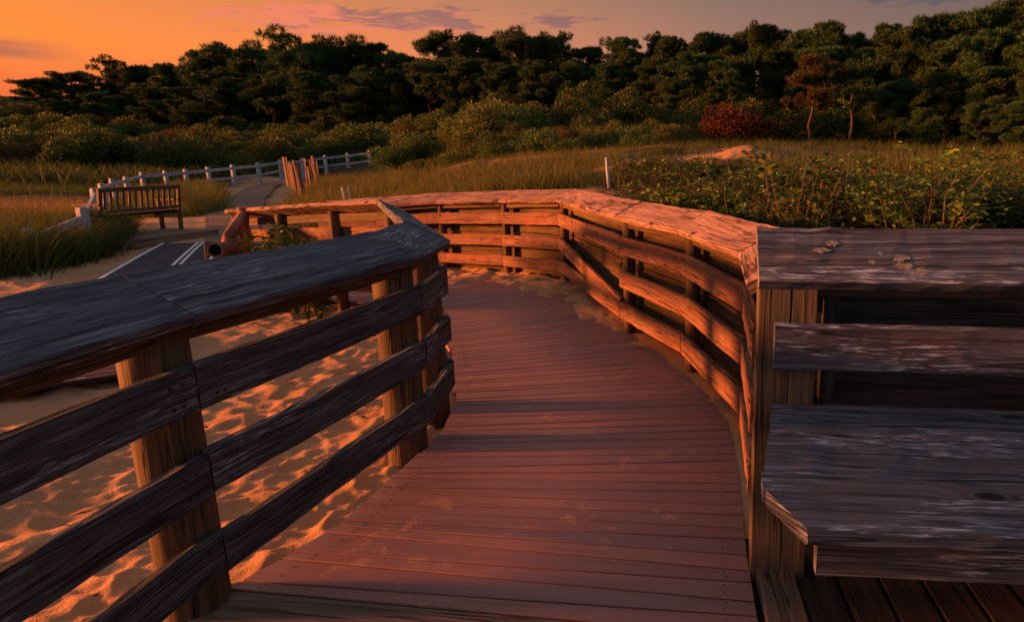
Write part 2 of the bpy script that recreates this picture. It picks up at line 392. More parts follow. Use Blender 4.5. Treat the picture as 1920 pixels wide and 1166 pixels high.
def empty(name, loc, label, cat, group=None, rz=0.):
    o = bpy.data.objects.new(name, None); COL.objects.link(o); o.location = loc; o.rotation_euler = (0, 0, rz)
    o.empty_display_size = .2
    return tag(o, label, cat, group)
def copy_tree(o, parent=None):
    c = o.copy(); COL.objects.link(c)
    if parent: c.parent = parent; c.matrix_parent_inverse = o.matrix_parent_inverse.copy()
    for ch in list(o.children): copy_tree(ch, c)
    return c

# ------------------------------------------------------------------ plan of the walkway
# stations across the deck: left edge, right edge, level
ST = [((-1.50, 1.62), (.285, 1.38), 0), (tuple(at_z(424, 1104, 0).xy), (.285, 1.615), 0), ((-1.302, 2.191), (.294, 2.007), 0), ((-1.25, 2.61), (.335, 2.62), 0),
      ((-1.20, 3.06), (.34, 3.15), 0), ((-1.27, 3.46), (.25, 3.60), 0), ((-1.66, 4.52), (-.30, 5.02), 0),
      ((-2.66, 5.85), (-1.17, 6.92), 0), ((-3.15, 6.30), (-2.10, 7.76), -.055), ((-3.85, 6.75), (-3.12, 8.34), -.11), ((-5.3, 7.62), (-5.0, 8.97), -.27)]
LRAIL = [((-1.625, -.6), 0), ((-1.41, 1.745), 0), ((-1.19, 2.91), 0), ((-1.243, 3.42), 0), ((-2.60, 6.03), -.04), ((-3.45, 6.55), -.10), ((-4.33, 7.07), -.175), ((-5.20, 7.58), -.25)]
RRAIL = [((.316, 2.18), 0), ((.372, 2.96), 0), ((.093, 4.0), 0), ((-.39, 4.95), 0), ((-1.265, 7.11), 0), ((-2.12, 7.83), -.055),
         ((-3.14, 8.42), -.11), ((-4.15, 8.75), -.19), ((-5.15, 9.06), -.27)]
def seg_dist(X, Y, poly):
    """distance and signed side (+ = left of the direction of travel) to a polyline"""
    best = np.full(X.shape, 1e9); side = np.zeros(X.shape)
    for (x0, y0), (x1, y1) in zip(poly[:-1], poly[1:]):
        ex, ey = x1 - x0, y1 - y0; L2 = ex * ex + ey * ey
        k = np.clip(((X - x0) * ex + (Y - y0) * ey) / L2, 0, 1)
        qx, qy = X - x0 - k * ex, Y - y0 - k * ey; d = np.hypot(qx, qy)
        c = ex * (Y - y0) - ey * (X - x0); b = d < best
        best = np.where(b, d, best); side = np.where(b, np.sign(c), side)
    return best, side

# ------------------------------------------------------------------ the lie of the land
def pz(px, py, d): p = at_d(px, py, d); return (p.x, p.y, p.z)
HI = [pz(*q) for q in [(1000, 372, 9.5), (700, 378, 12), (600, 385, 13), (545, 385, 15), (900, 338, 15), (1200, 330, 14), (1300, 318, 15), (1000, 312, 21),
      (1150, 300, 21), (1270, 278, 25), (1280, 285, 21), (750, 326, 24), (1100, 290, 26), (620, 345, 26), (560, 350, 30), (1300, 405, 8), (1500, 400, 7), (1800, 420, 6), (1920, 400, 8),
      (1500, 345, 12), (1800, 350, 12), (1600, 308, 19), (1850, 312, 19), (1600, 280, 29), (1850, 290, 27),
      (1400, 268, 35), (1700, 270, 37), (1900, 278, 35), (1300, 255, 40), (1150, 265, 40), (1000, 268, 45), (850, 272, 48), (700, 280, 52), (600, 285, 56), (525, 306, 48),
      (300, 300, 58), (100, 312, 48), (450, 292, 58), (100, 262, 72), (300, 255, 78), (500, 250, 78), (700, 235, 75), (900, 225, 68), (1100, 225, 60), (1300, 215, 56), (1600, 220, 55), (1900, 225, 52),
      (50, 222, 95), (300, 215, 100), (600, 195, 100), (900, 190, 95), (1200, 185, 90), (1600, 180, 85), (1900, 170, 85),
      (50, 222, 260), (600, 215, 260), (1200, 215, 260), (1900, 200, 260)]]
LO = [(-1.5, 1, -.10), (-1.5, 3, -.10), (-3, 3, -.12), (-3, 1, -.10), (-6, 1, -.1), (-4, 5, -.14), (-3, 5.4, -.14), (-7, 7, -.18), (-10, 5, -.1), (-5.5, 8.3, -.30), (-8, 10, -.22),
      (-11, 13.5, -.22), (-9.5, 13.5, -.22), (-8.5, 11.5, -.24), (-7.5, 11, -.25), (-6.3, 9.8, -.28), (-11, 16, -.22), (-13.5, 20, -.25), (-17, 26, -.25), (-20.5, 32, -.2), (-23.5, 38, -.15),
      (-27, 44, .1), (-13, 13, -.3), (-16, 17, -.55), (-19, 20, -.5), (-24, 25, -.2), (-29, 31, .0), (-15, 9, -.1), (-22, 10, -.1), (-30, 10, -.2),
      (-40, 42, .9), (-34, 44, .5), (-60, 20, -.5), (-80, 0, -1), (0, -3, -.15), (-6, -6, -.2), (6, -6, -.2), (1, 0, -.15), (0, 3, -.15), (-30, -30, -1), (30, -30, -.5), (200, 0, 6), (90, 60, 5), (60, 15, 3), (30, 5, 1.5), (-300, 0, -2), (0, -300, -2)]
def interp(X, Y, pts, sg):
    az = np.arctan2(X, Y); lr = np.log(np.maximum(np.hypot(X, Y), .6))
    num = np.zeros(X.shape); den = np.full(X.shape, 1e-12)
    for (x, y, z) in pts:
        a = math.atan2(x, y); l = math.log(max(math.hypot(x, y), .6))
        da = (az - a + math.pi) % (2 * math.pi) - math.pi
        d2 = (da * 1.6) ** 2 + (lr - l) ** 2
        wgt = np.exp(-d2 / (2 * sg * sg)) + 1e-5 / (d2 + .02) ** 2
        num += wgt * z; den += wgt
    return num / den
RP = [p for p, _ in RRAIL]; LP = [p for p, _ in LRAIL]
WALLP = [(2.6, 2.0), (.316, 2.18)] + RP[1:] + [(-6.2, 9.5), (-8.6, 12.2), (-13.0, 19.5), (-21.5, 35.5), (-26, 45)]
def ground(X, Y):
    X = np.asarray(X, float); Y = np.asarray(Y, float)
    h_all = interp(X, Y, HI + LO, .16); h_lo = np.minimum(interp(X, Y, LO, .22), interp(X, Y, HI + LO, .16) + .0)
    d, s = seg_dist(X, Y, WALLP)
    r = np.hypot(X, Y); near = r < 60
    out = np.where(s < 0, d, -d)                       # > 0 beyond the retaining wall
    k = np.clip((out - .45) / 1.6, 0, 1); k = k * k * (3 - 2 * k)
    lo_in = interp(X, Y, LO, .2)
    inner = np.where(out < 2.3, lo_in, h_all)
    wl = np.clip((r - 16) / 14, 0, 1)
    zz = lo_in * (1 - k) + h_all * k
    z = np.where(out > -3.0, zz, lo_in * (1 - wl) + h_all * wl)
    z = np.where(out <= -3.0, z, zz * (1 - np.clip((-out) / 3.0, 0, 1) * wl) + h_all * np.clip((-out) / 3.0, 0, 1) * wl)
    return z
def gz(x, y): return float(ground(np.array([x]), np.array([y]))[0])

def vnoise(X, Y, sc, seed):
    X = X / sc; Y = Y / sc; xi = np.floor(X).astype(np.int64); yi = np.floor(Y).astype(np.int64); fx = X - xi; fy = Y - yi
    fx = fx * fx * (3 - 2 * fx); fy = fy * fy * (3 - 2 * fy)
    def h(a, b):
        n = (a * 374761393 + b * 668265263 + seed * 974711) & 0x7fffffff
        n = ((n ^ (n >> 13)) * 1274126177) & 0x7fffffff
        return ((n ^ (n >> 16)) & 0xffff) / 65535.0
    return (h(xi, yi) * (1 - fx) + h(xi + 1, yi) * fx) * (1 - fy) + (h(xi, yi + 1) * (1 - fx) + h(xi + 1, yi + 1) * fx) * fy
def worley(X, Y, sc, seed):
    X = X / sc; Y = Y / sc; xi = np.floor(X).astype(np.int64); yi = np.floor(Y).astype(np.int64)
    best = np.full(X.shape, 9.)
    for i in (-1, 0, 1):
        for j in (-1, 0, 1):
            a, b = xi + i, yi + j
            n = (a * 73856093 ^ b * 19349663 ^ (seed * 83492791)) & 0x7fffffff
            n = ((n ^ (n >> 13)) * 1274126177) & 0x7fffffff
            jx = (n & 1023) / 1023.; jy = ((n >> 10) & 1023) / 1023.
            best = np.minimum(best, (X - a - jx) ** 2 + (Y - b - jy) ** 2)
    return np.sqrt(best)

def build_ground():
    azs = np.concatenate([np.arange(-180, -62, 3.), np.arange(-62, 46, .22), np.arange(46, 180.1, 3.)])
    rs = [.3]
    while rs[-1] < 6: rs.append(rs[-1] * (1.0055 if rs[-1] > 1.2 else 1.02))
    while rs[-1] < 14: rs.append(rs[-1] * 1.009)
    while rs[-1] < 1400: rs.append(rs[-1] * 1.03)
    rs = np.array(rs)
    A, RR = np.meshgrid(np.radians(azs), rs); X = RR * np.sin(A); Y = RR * np.cos(A)
    Z = ground(X, Y)
    dw, sw = seg_dist(X, Y, WALLP); out = np.where(sw < 0, dw, -dw)
    # trampled sand
    wx = X + .10 * (vnoise(X, Y, .35, 3) - .5) + .05 * (vnoise(X, Y, .12, 9) - .5); wy = Y + .10 * (vnoise(X, Y, .35, 5) - .5) + .05 * (vnoise(X, Y, .12, 8) - .5)
    ca, sa = math.cos(.5), math.sin(.5); ux, uy = (wx * ca + wy * sa) * 1.0, (-wx * sa + wy * ca) * 1.45
    w1 = worley(ux, uy, .215, 1); w2 = worley(ux + 7, uy + 3, .10, 2)
    amp = .35 + .65 * vnoise(X, Y, .8, 21)
    bump = .060 * np.minimum(w1, 1) ** 1.7 * amp + .024 * np.minimum(w2, 1) ** 1.5 + .010 * vnoise(X, Y, .06, 4) + .005 * vnoise(X, Y, .025, 14) + .06 * (vnoise(X, Y, .9, 6) - .5)
    fade = np.clip((34 - RR) / 14, 0, 1)
    # sand where nothing grows
    veg = vnoise(X, Y, 1.1, 31) * .6 + vnoise(X, Y, .35, 33) * .4
    sandm = np.zeros(X.shape)
    sandm = np.where((out < .5) & (RR < 40), 1., sandm)
    px_left = (X + 9.2) * .80 + (Y - 9.0) * .6               # beyond the left edge of the mat
    grow = np.clip((-(X) - (6.6 + .62 * Y - 2.2)) / 1.2 - (veg - .5) * 1.4, 0, 1)
    grow = np.where((Y > 11.3) & (X > -12.6 - .35 * (Y - 11.3)), 0, grow)
    sandm = sandm * (1 - np.where(Y < 7.0, np.clip((-X - 9.5) / 2, 0, 1), grow))
    for (x, y, rx, ry) in [(*at_d(1250, 310, 14.5).xy, 1.5, 1.5), (*at_d(1300, 295, 20).xy, 1.8, 2.0), (*at_d(1180, 318, 17).xy, 1.9, 1.3), (*at_d(1420, 300, 19).xy, 1.2, 1.2), (*at_d(1000, 330, 16).xy, 2., .7)]:
        q = ((X - x) / rx) ** 2 + ((Y - y) / ry) ** 2
        sandm = np.maximum(sandm, np.clip(1.25 - q + (vnoise(X, Y, .45, 61) - .5) * 2.6 + (vnoise(X, Y, .16, 62) - .5) * 1.2, 0, 1))
    sandm = np.where((out > 1) & (RR < 32), np.maximum(sandm, np.clip((vnoise(X, Y, .8, 63) - .45) * 2.2, 0, .6)), sandm)
    # the path corridor stays sandy
    dp, _ = seg_dist(X, Y, [(-8.6, 11.3), (-10.2, 14.5), (-13.2, 19.8), (-18.5, 28.5), (-25, 40)])
    sandm = np.maximum(sandm, np.clip(1.9 - dp * .9 + (veg - .5) * 1.2, 0, 1))
    hum = np.clip((out - 1.2) / 2.5, 0, 1) * np.clip((34 - RR) / 8, 0, 1)
    Z = Z + hum * (.45 * (vnoise(X, Y, 3.1, 71) - .5) + .3 * (vnoise(X, Y, 1.3, 72) - .5))
    Z = Z + bump * fade * sandm + (1 - sandm) * .10 * (vnoise(X, Y, 1.7, 41) - .5) * np.clip(RR / 6, 0, 1)
    # stay under the decks
    dl, sl = seg_dist(X, Y, LP); ins = (sl < 0) & (sw > 0) & (Y < 9.4) & (Y > -3)
    Z = np.where(ins & (RR < 14), np.minimum(Z, -.09 + np.interp(-X, [2.2, 5.2], [0, -.30])), Z)
    dk, _ = seg_dist(X, Y, [((a[0] + b[0]) / 2, (a[1] + b[1]) / 2) for a, b, _ in ST])
    Z = np.where(dk < .86, np.minimum(Z, -.10 + np.interp(-X, [2.2, 5.2], [0, -.30])), Z)
    Z = np.where((X > .2) & (X < 3.) & (Y < 1.95) & (Y > -1.5), np.minimum(Z, -.20), Z)
    n, k = len(rs), len(azs)
    V = np.stack([X, Y, Z], -1).reshape(-1, 3)
    i = np.arange(n - 1)[:, None] * k + np.arange(k - 1)[None]
    F = np.stack([i, i + 1, i + k + 1, i + k], -1).reshape(-1, 4)[:, ::-1]
    me = arr_mesh('ground', V, F, M['ground'], smooth=True)
    a = me.attributes.new('sand', 'FLOAT', 'POINT'); a.data.foreach_set('value', sandm.ravel().astype(np.float32))
    o = link('ground', me); tag(o, kind='structure', label='pale sand and dark soil rising from the beach to a wooded hill')
    return o
build_ground()

# ------------------------------------------------------------------ decks and paths
def lerp2(a, b, k): return (a[0] + (b[0] - a[0]) * k, a[1] + (b[1] - a[1]) * k)
def build_deck():
    mb = MB(); nl = MB()
    cnt = [3, 5, 7, 6, 5, 14, 15, 9, 8, 16]
    edges = []
    for i, n in enumerate(cnt):
        (l0, r0, z0), (l1, r1, z1) = ST[i], ST[i + 1]
        lw = [1 + (.42 if j % 2 else -.42) + random.uniform(-.08, .08) for j in range(n)]
        rw = [1 + (-.16 if j % 2 else .16) + random.uniform(-.08, .08) for j in range(n)]
        lc = np.concatenate([[0], np.cumsum(lw)]) / sum(lw); rc = np.concatenate([[0], np.cumsum(rw)]) / sum(rw)
        for j in range(n):
            edges.append((*[(*lerp2(l0, l1, lc[j + q]), z0 + (z1 - z0) * lc[j + q]) for q in (0, 1)], *[(*lerp2(r0, r1, rc[j + q]), z0 + (z1 - z0) * rc[j + q]) for q in (0, 1)], i))
    for (la, lb, ra, rb, i) in edges:
        if i == 0: continue
        la, lb, ra, rb = map(Vector, (la, lb, ra, rb))
        g = .0036; k = lb - la; q = rb - ra
        la2, lb2, ra2, rb2 = la + k.normalized() * g, lb - k.normalized() * g, ra + q.normalized() * g, rb - q.normalized() * g
        ex = (ra - la).normalized() * random.uniform(-.012, .012)
        mb.board(la2 + ex, ra2, lb2 + ex, rb2, .026, .003, .0006, .3)
        if la.y < 5:
            for e in (.06, .945):
                for w_ in (.3, .72):
                    c = la2.lerp(ra2, e + random.uniform(-.006, .006)).lerp(lb2.lerp(rb2, e), w_)
                    nl.tube([c + Vector((0, 0, -.006)), c + Vector((0, 0, .0012))], .0032, 6)
    o = mb.build('boardwalk', M['deck']); tag(o, 'curving reddish brown composite boardwalk dusted with sand', kind='structure')
    n = nl.build('screw_head', M['nail_head'], o)
    # plain timber at the near end, boards lying parallel to the last composite ones
    mb = MB(); d = (Vector(ST[1][1]) - Vector(ST[1][0])).normalized(); nrm = Vector((d.y, -d.x))
    p = Vector(ST[1][0]) + nrm * .006; q = p + d * 1.74
    for k in range(9):
        a = p + nrm * (k * .150); b = q + nrm * (k * .150)
        mb.board((a.x + nrm.x * .144, a.y + nrm.y * .144, .002), (b.x + nrm.x * .144, b.y + nrm.y * .144, .002), (a.x, a.y, .002), (b.x, b.y, .002), .036, .004, .001)
    o = mb.build('plank_landing', M['plank']); tag(o, 'brown timber planks at the near end of the boardwalk', kind='structure')
    # planks of the bench bay, running away from the viewer
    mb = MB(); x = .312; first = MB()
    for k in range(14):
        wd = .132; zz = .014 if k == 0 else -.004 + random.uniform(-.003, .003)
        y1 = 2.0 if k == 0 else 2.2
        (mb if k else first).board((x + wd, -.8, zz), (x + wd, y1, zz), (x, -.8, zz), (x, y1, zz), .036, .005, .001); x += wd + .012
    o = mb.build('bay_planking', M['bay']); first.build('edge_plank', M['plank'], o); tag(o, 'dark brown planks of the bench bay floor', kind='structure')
build_deck()

def ribbon(name, pts, zoff, material, label, plank=.14):
    """planks laid across a path given as pairs of edge points"""
    mb = MB()
    for (l0, r0), (l1, r1) in zip(pts[:-1], pts[1:]):
        l0, r0, l1, r1 = map(Vector, (l0, r0, l1, r1)); n = max(1, int(((l0 + r0) - (l1 + r1)).length / 2 / plank))
        for j in range(n):
            a, b = j / n, (j + .93) / n
            jt = lambda: Vector((0, 0, random.uniform(-.006, .006)))
            la, ra, lb, rb = l0.lerp(l1, a), r0.lerp(r1, a), l0.lerp(l1, b), r0.lerp(r1, b)
            e = (la - ra).normalized() * random.uniform(-.06, .06)
            mb.board(la + jt() + e, ra + jt() + e, lb + jt() + e, rb + jt() + e, .03, .004, .001, .6)
    o = mb.build(name, material); tag(o, label, kind='structure'); return o
pp = []
for (x0, x1, py) in [(388, 560, 456), (388, 530, 430), (388, 505, 405), (404, 495, 388), (434, 497, 371), (447, 507, 361), (464, 513, 352), (488, 521, 346), (505, 532, 341)]:
    def g_at(px, py):
        z = -.2
        for _ in range(6):
            p = at_z(px, py, z); z = .5 * z + .5 * min(gz(p.x, p.y), .8)
        p = at_z(px, py, z); return p
    zc = g_at((x0 + x1) / 2, py).z + .06
    pp.append((at_z(x0, py, zc), at_z(x1, py, zc)))
ribbon('plank_path', pp, 0, M['path_wood'], 'sandy plank path leading from the mat towards the hill')

# roll-out mat with white stripes
def beach_mat():
    A0, A1 = Vector((-9.75, 11.75)), Vector((-8.62, 11.95)); B0, B1 = Vector((-7.6, 8.0)), Vector((-6.55, 8.55)); C0, C1 = Vector((-4.7, 3.4)), Vector((-3.62, 4.3))
    N = 60
    def q(k):
        L = (A0 * (1 - k) ** 2 + B0 * 2 * k * (1 - k) + C0 * k * k); Rr = (A1 * (1 - k) ** 2 + B1 * 2 * k * (1 - k) + C1 * k * k); return L, Rr
    zs = lambda p: -.06 - .0 * p.y + float(np.interp(p.y, [4, 8, 12], [-.015, -.085, -.12]))
    root = empty('beach_mat', (-7, 8, -.14), 'long dark roll-out mat with white stripes lying on the sand', 'mat')
    def strip(name, e0, e1, h, matl, th, k0=0., k1=1., n=N):
        mb = MB(); rings = []; uvs = []
        for i in range(n + 1):
            k = k0 + (k1 - k0) * i / n; L, Rr = q(k); a = L.lerp(Rr, e0); b = L.lerp(Rr, e1)
            cols = [a.lerp(b, x / 6) for x in range(7)]
            rib = .004 * math.sin(k * 520) if th > .01 else 0
            top = [(c.x, c.y, zs(c) + h + rib + .008 * math.sin(c.x * 3 + c.y * 2.3)) for c in cols]
            bot = [(x, y, z - th) for x, y, z in reversed(top)]
            rings.append(top + bot); uvs.append([(k * 9, j * .1) for j in range(15)])
        mb.quad_strip(rings, uvs); return mb.build(name, matl, root)
    strip('mat_sheet', 0, 1, .03, M['mat_fabric'], .03, n=400)
    strip('edge_stripe', .015, .055, .037, M['mat_stripe'], .004)
    strip('edge_stripe', .925, .97, .037, M['mat_stripe'], .004)
    strip('centre_stripe', .55, .585, .037, M['mat_stripe'], .004)
    strip('centre_stripe', .625, .66, .037, M['mat_stripe'], .004)
    strip('end_border', -.01, 1.01, .040, M['mat_border'], .012, .975, 1.004, 6)
beach_mat()

# ------------------------------------------------------------------ railings
CAPIN, CAPRISE, CAPW = .975, .118, .205
def offset_poly(poly, side):
    """mitre normals; side=+1 means outward is to the left of travel"""
    P = [Vector(p) for p, _ in poly]; out = []
    for i in range(len(P)):
        a = (P[i] - P[i - 1]).normalized() if i else None; b = (P[i + 1] - P[i]).normalized() if i < len(P) - 1 else None
        a = a or b; b = b or a
        na = Vector((-a.y, a.x)) * side; nb = Vector((-b.y, b.x)) * side; m_ = (na + nb).normalized(); out.append(m_ / max(.5, m_.dot(na)))
    return P, out
def railing(root, poly, side, capm, railm, postm, rp, caps_over=1, broken=None, wall=None, round_posts=True, skip_rail=(), far_from=None):
    P, N = offset_poly(poly, side); Z = [z for _, z in poly]
    v3 = lambda p, z: Vector((p.x, p.y, z))
    for i in range(len(P) - 1):
        g = .0035; d = (P[i + 1] - P[i]).normalized()
        p0, p1 = P[i] + d * g, P[i + 1] - d * g
        lift = random.uniform(-.002, .002)
        a0, a1 = v3(p0 - N[i] * .03, Z[i] + CAPIN + lift), v3(p1 - N[i + 1] * .03, Z[i + 1] + CAPIN + lift)
        b0, b1 = v3(p0 + N[i] * CAPW, Z[i] + CAPIN + CAPRISE + lift), v3(p1 + N[i + 1] * CAPW, Z[i + 1] + CAPIN + CAPRISE + lift)
        mb = MB()
        cm_, rm_ = (M['cap_wood'], M['warm_wood']) if far_from is not None and i >= far_from else (capm, railm)  # far stretch swaps to redder boards, putting its sunlit warmth into the colour
        if side > 0: mb.board(a0, a1, b0, b1, .045, .007, .0028, .06)
        else: mb.board(b0, b1, a0, a1, .045, .007, .0028, .06)
        mb.build('cap_board', cm_, root)
        # bearer under the cap
        n = ((N[i] + N[i + 1]) / 2).normalized(); mb = MB(); q = n * .078
        mb.beam(v3(p0 + q + d * .05, Z[i] + CAPIN - .052), v3(p1 + q - d * .05, Z[i + 1] + CAPIN - .052), .036, .085, jit=.0015)
        mb.build('bearer', postm, root)
        for r, (zb, zt) in enumerate(((.13, .265), (.40, .54), (.675, .82))):
            if (i, r) in skip_rail: continue
            e0, e1 = p0 + d * .001, p1 - d * .001
            s0 = s1 = 0.
            if broken and (i, r) == broken[0]: s0, s1 = broken[1], broken[2]
            hz = random.uniform(-.006, .006); zc = (zb + zt) / 2 + hz
            mb = MB(); o_ = N[i].normalized() * .019; o2 = N[i + 1].normalized() * .019
            A, B = v3(e0 + o_, Z[i] + zc + s0), v3(e1 + o2, Z[i + 1] + zc + s1)
            mb.beam(A, B, .038, zt - zb, jit=.0022, seg=.07, ch=.005)
            nf = -N[i].normalized()
            for A_, B_, q_ in ((A, B, .05), (A, B, .085), (B, A, .05), (B, A, .085)):
                dd_ = (B_ - A_).normalized()
                for hh_ in (-.038, .034):
                    c = A_ + dd_ * (q_ + random.uniform(-.006, .006)) + Vector((0, 0, hh_ + random.uniform(-.006, .006))) + Vector((nf.x, nf.y, 0)) * .019
                    mb.tube([c - Vector((nf.x, nf.y, 0)) * .004, c + Vector((nf.x, nf.y, 0)) * .0025], .0055, 7, mi=1)
            o = mb.build('rail', [rm_, M['nail_head']], root)
    # posts
    for i in range(len(P)):
        if rp[i] is None: continue
        n = N[i].normalized(); c = P[i] + n * (.04 + rp[i]); zt = Z[i] + CAPIN + .02; mb = MB()
        if round_posts:
            mb.tube([v3(c, -.7), v3(c, -.1), v3(c, .2), v3(c, .5), v3(c, .75), v3(c, zt)], [rp[i] * 1.04, rp[i] * 1.03, rp[i] * 1.01, rp[i], rp[i] * .99, rp[i] * .97], 24, jit=.018)
        else:
            d = Vector((-n.y, n.x)); mb.beam(v3(c, -.7), v3(c, zt), rp[i] * 2, rp[i] * 2, up=(n.x, n.y, 0), jit=.0015)
        mb.build('post', postm, root, smooth=round_posts)
    if wall:
        for i in range(wall[0], wall[1]):
            n0, n1 = N[i], N[i + 1]
            for k in range(5):
                zc = -.05 + k * .2; mb = MB(); o = .195 + random.uniform(-.004, .004)
                A, B = v3(P[i] + n0 * o, Z[i] + zc + .1), v3(P[i + 1] + n1 * o, Z[i + 1] + zc + .1)
                mb.beam(A, B, .035, .192, jit=.002, seg=.1, ch=.004)
                mb.build('backing_board', M['wall_wood'], root)
lroot = empty('boardwalk_railing', (-1.41, 1.745, 0), 'dark grey weathered timber railing on the left side of the boardwalk, with round log posts', 'railing')
railing(lroot, LRAIL, 1, M['grey_wood'], M['grey_rail'], M['post_wood'], [None, .09, .095, .09, .06, .055, .06, .055], far_from=4)
rroot = empty('boardwalk_railing', (.093, 4.0, 0), 'sunlit reddish timber railing curving round the right side of the boardwalk, backed by boards', 'railing')
railing(rroot, RRAIL, -1, M['cap_wood'], M['warm_wood'], M['wall_wood'], [.045, .05, .05, .05, .05, .05, .05, .05, .05],
        broken=((3, 1), -.235, .0), wall=(1, 8), skip_rail=())

# sand blown in along the foot of the right railing
def drift():
    path = [Vector(p) for p in ((.30, 2.12), (.345, 3.0), (.06, 4.0), (-.42, 4.95), (-1.29, 7.08), (-2.15, 7.8), (-3.16, 8.4))]; zz = [0, 0, 0, 0, 0, -.055, -.11]
    wid = [.01, .02, .03, .07, .36, .60, .55]; hh = [.002, .004, .004, .008, .03, .05, .05]
    n, k = 260, 34; L = [0.]
    for a, b in zip(path[:-1], path[1:]): L.append(L[-1] + (b - a).length)
    S = np.linspace(0, L[-1], n); px_ = np.interp(S, L, [p.x for p in path]); py_ = np.interp(S, L, [p.y for p in path])
    tx, ty = np.gradient(px_), np.gradient(py_); tl = np.hypot(tx, ty); nx, ny = ty / tl, -tx / tl     # outward (right of travel)
    ker = np.ones(25) / 25; nx = np.convolve(np.pad(nx, 12, 'edge'), ker, 'valid'); ny = np.convolve(np.pad(ny, 12, 'edge'), ker, 'valid')
    W = np.interp(S, L, wid) * (.55 + .9 * vnoise(S, S * 0, .33, 51)); H = np.interp(S, L, hh); Z0 = np.interp(S, L, zz)
    T = np.linspace(0, 1, k)[None]; off = .20 - T * (.24 + W[:, None])
    X = px_[:, None] + nx[:, None] * off; Y = py_[:, None] + ny[:, None] * off
    k_ = np.clip(H / .03, .12, 1)[:, None]
    Z = Z0[:, None] + H[:, None] * (1 - T ** 1.2) + k_ * (.055 * (vnoise(X, Y, .16, 52) - .5) + .03 * (vnoise(X, Y, .06, 53) - .5) + .012 * (vnoise(X, Y, .025, 54) - .5)) - .016 * T ** 2 - np.where(T >= .999, .03, 0)
    i = np.arange(n - 1)[:, None] * k + np.arange(k - 1)[None]; F = np.stack([i, i + 1, i + k + 1, i + k], -1).reshape(-1, 4)
    me = arr_mesh('sand_drift', np.stack([X, Y, Z], -1).reshape(-1, 3), F, M['ground'], smooth=True)
    a = me.attributes.new('sand', 'FLOAT', 'POINT'); a.data.foreach_set('value', np.ones(n * k, np.float32))
    tag(link('sand_drift', me), 'sand blown onto the deck along the foot of the right railing', kind='structure')
drift()

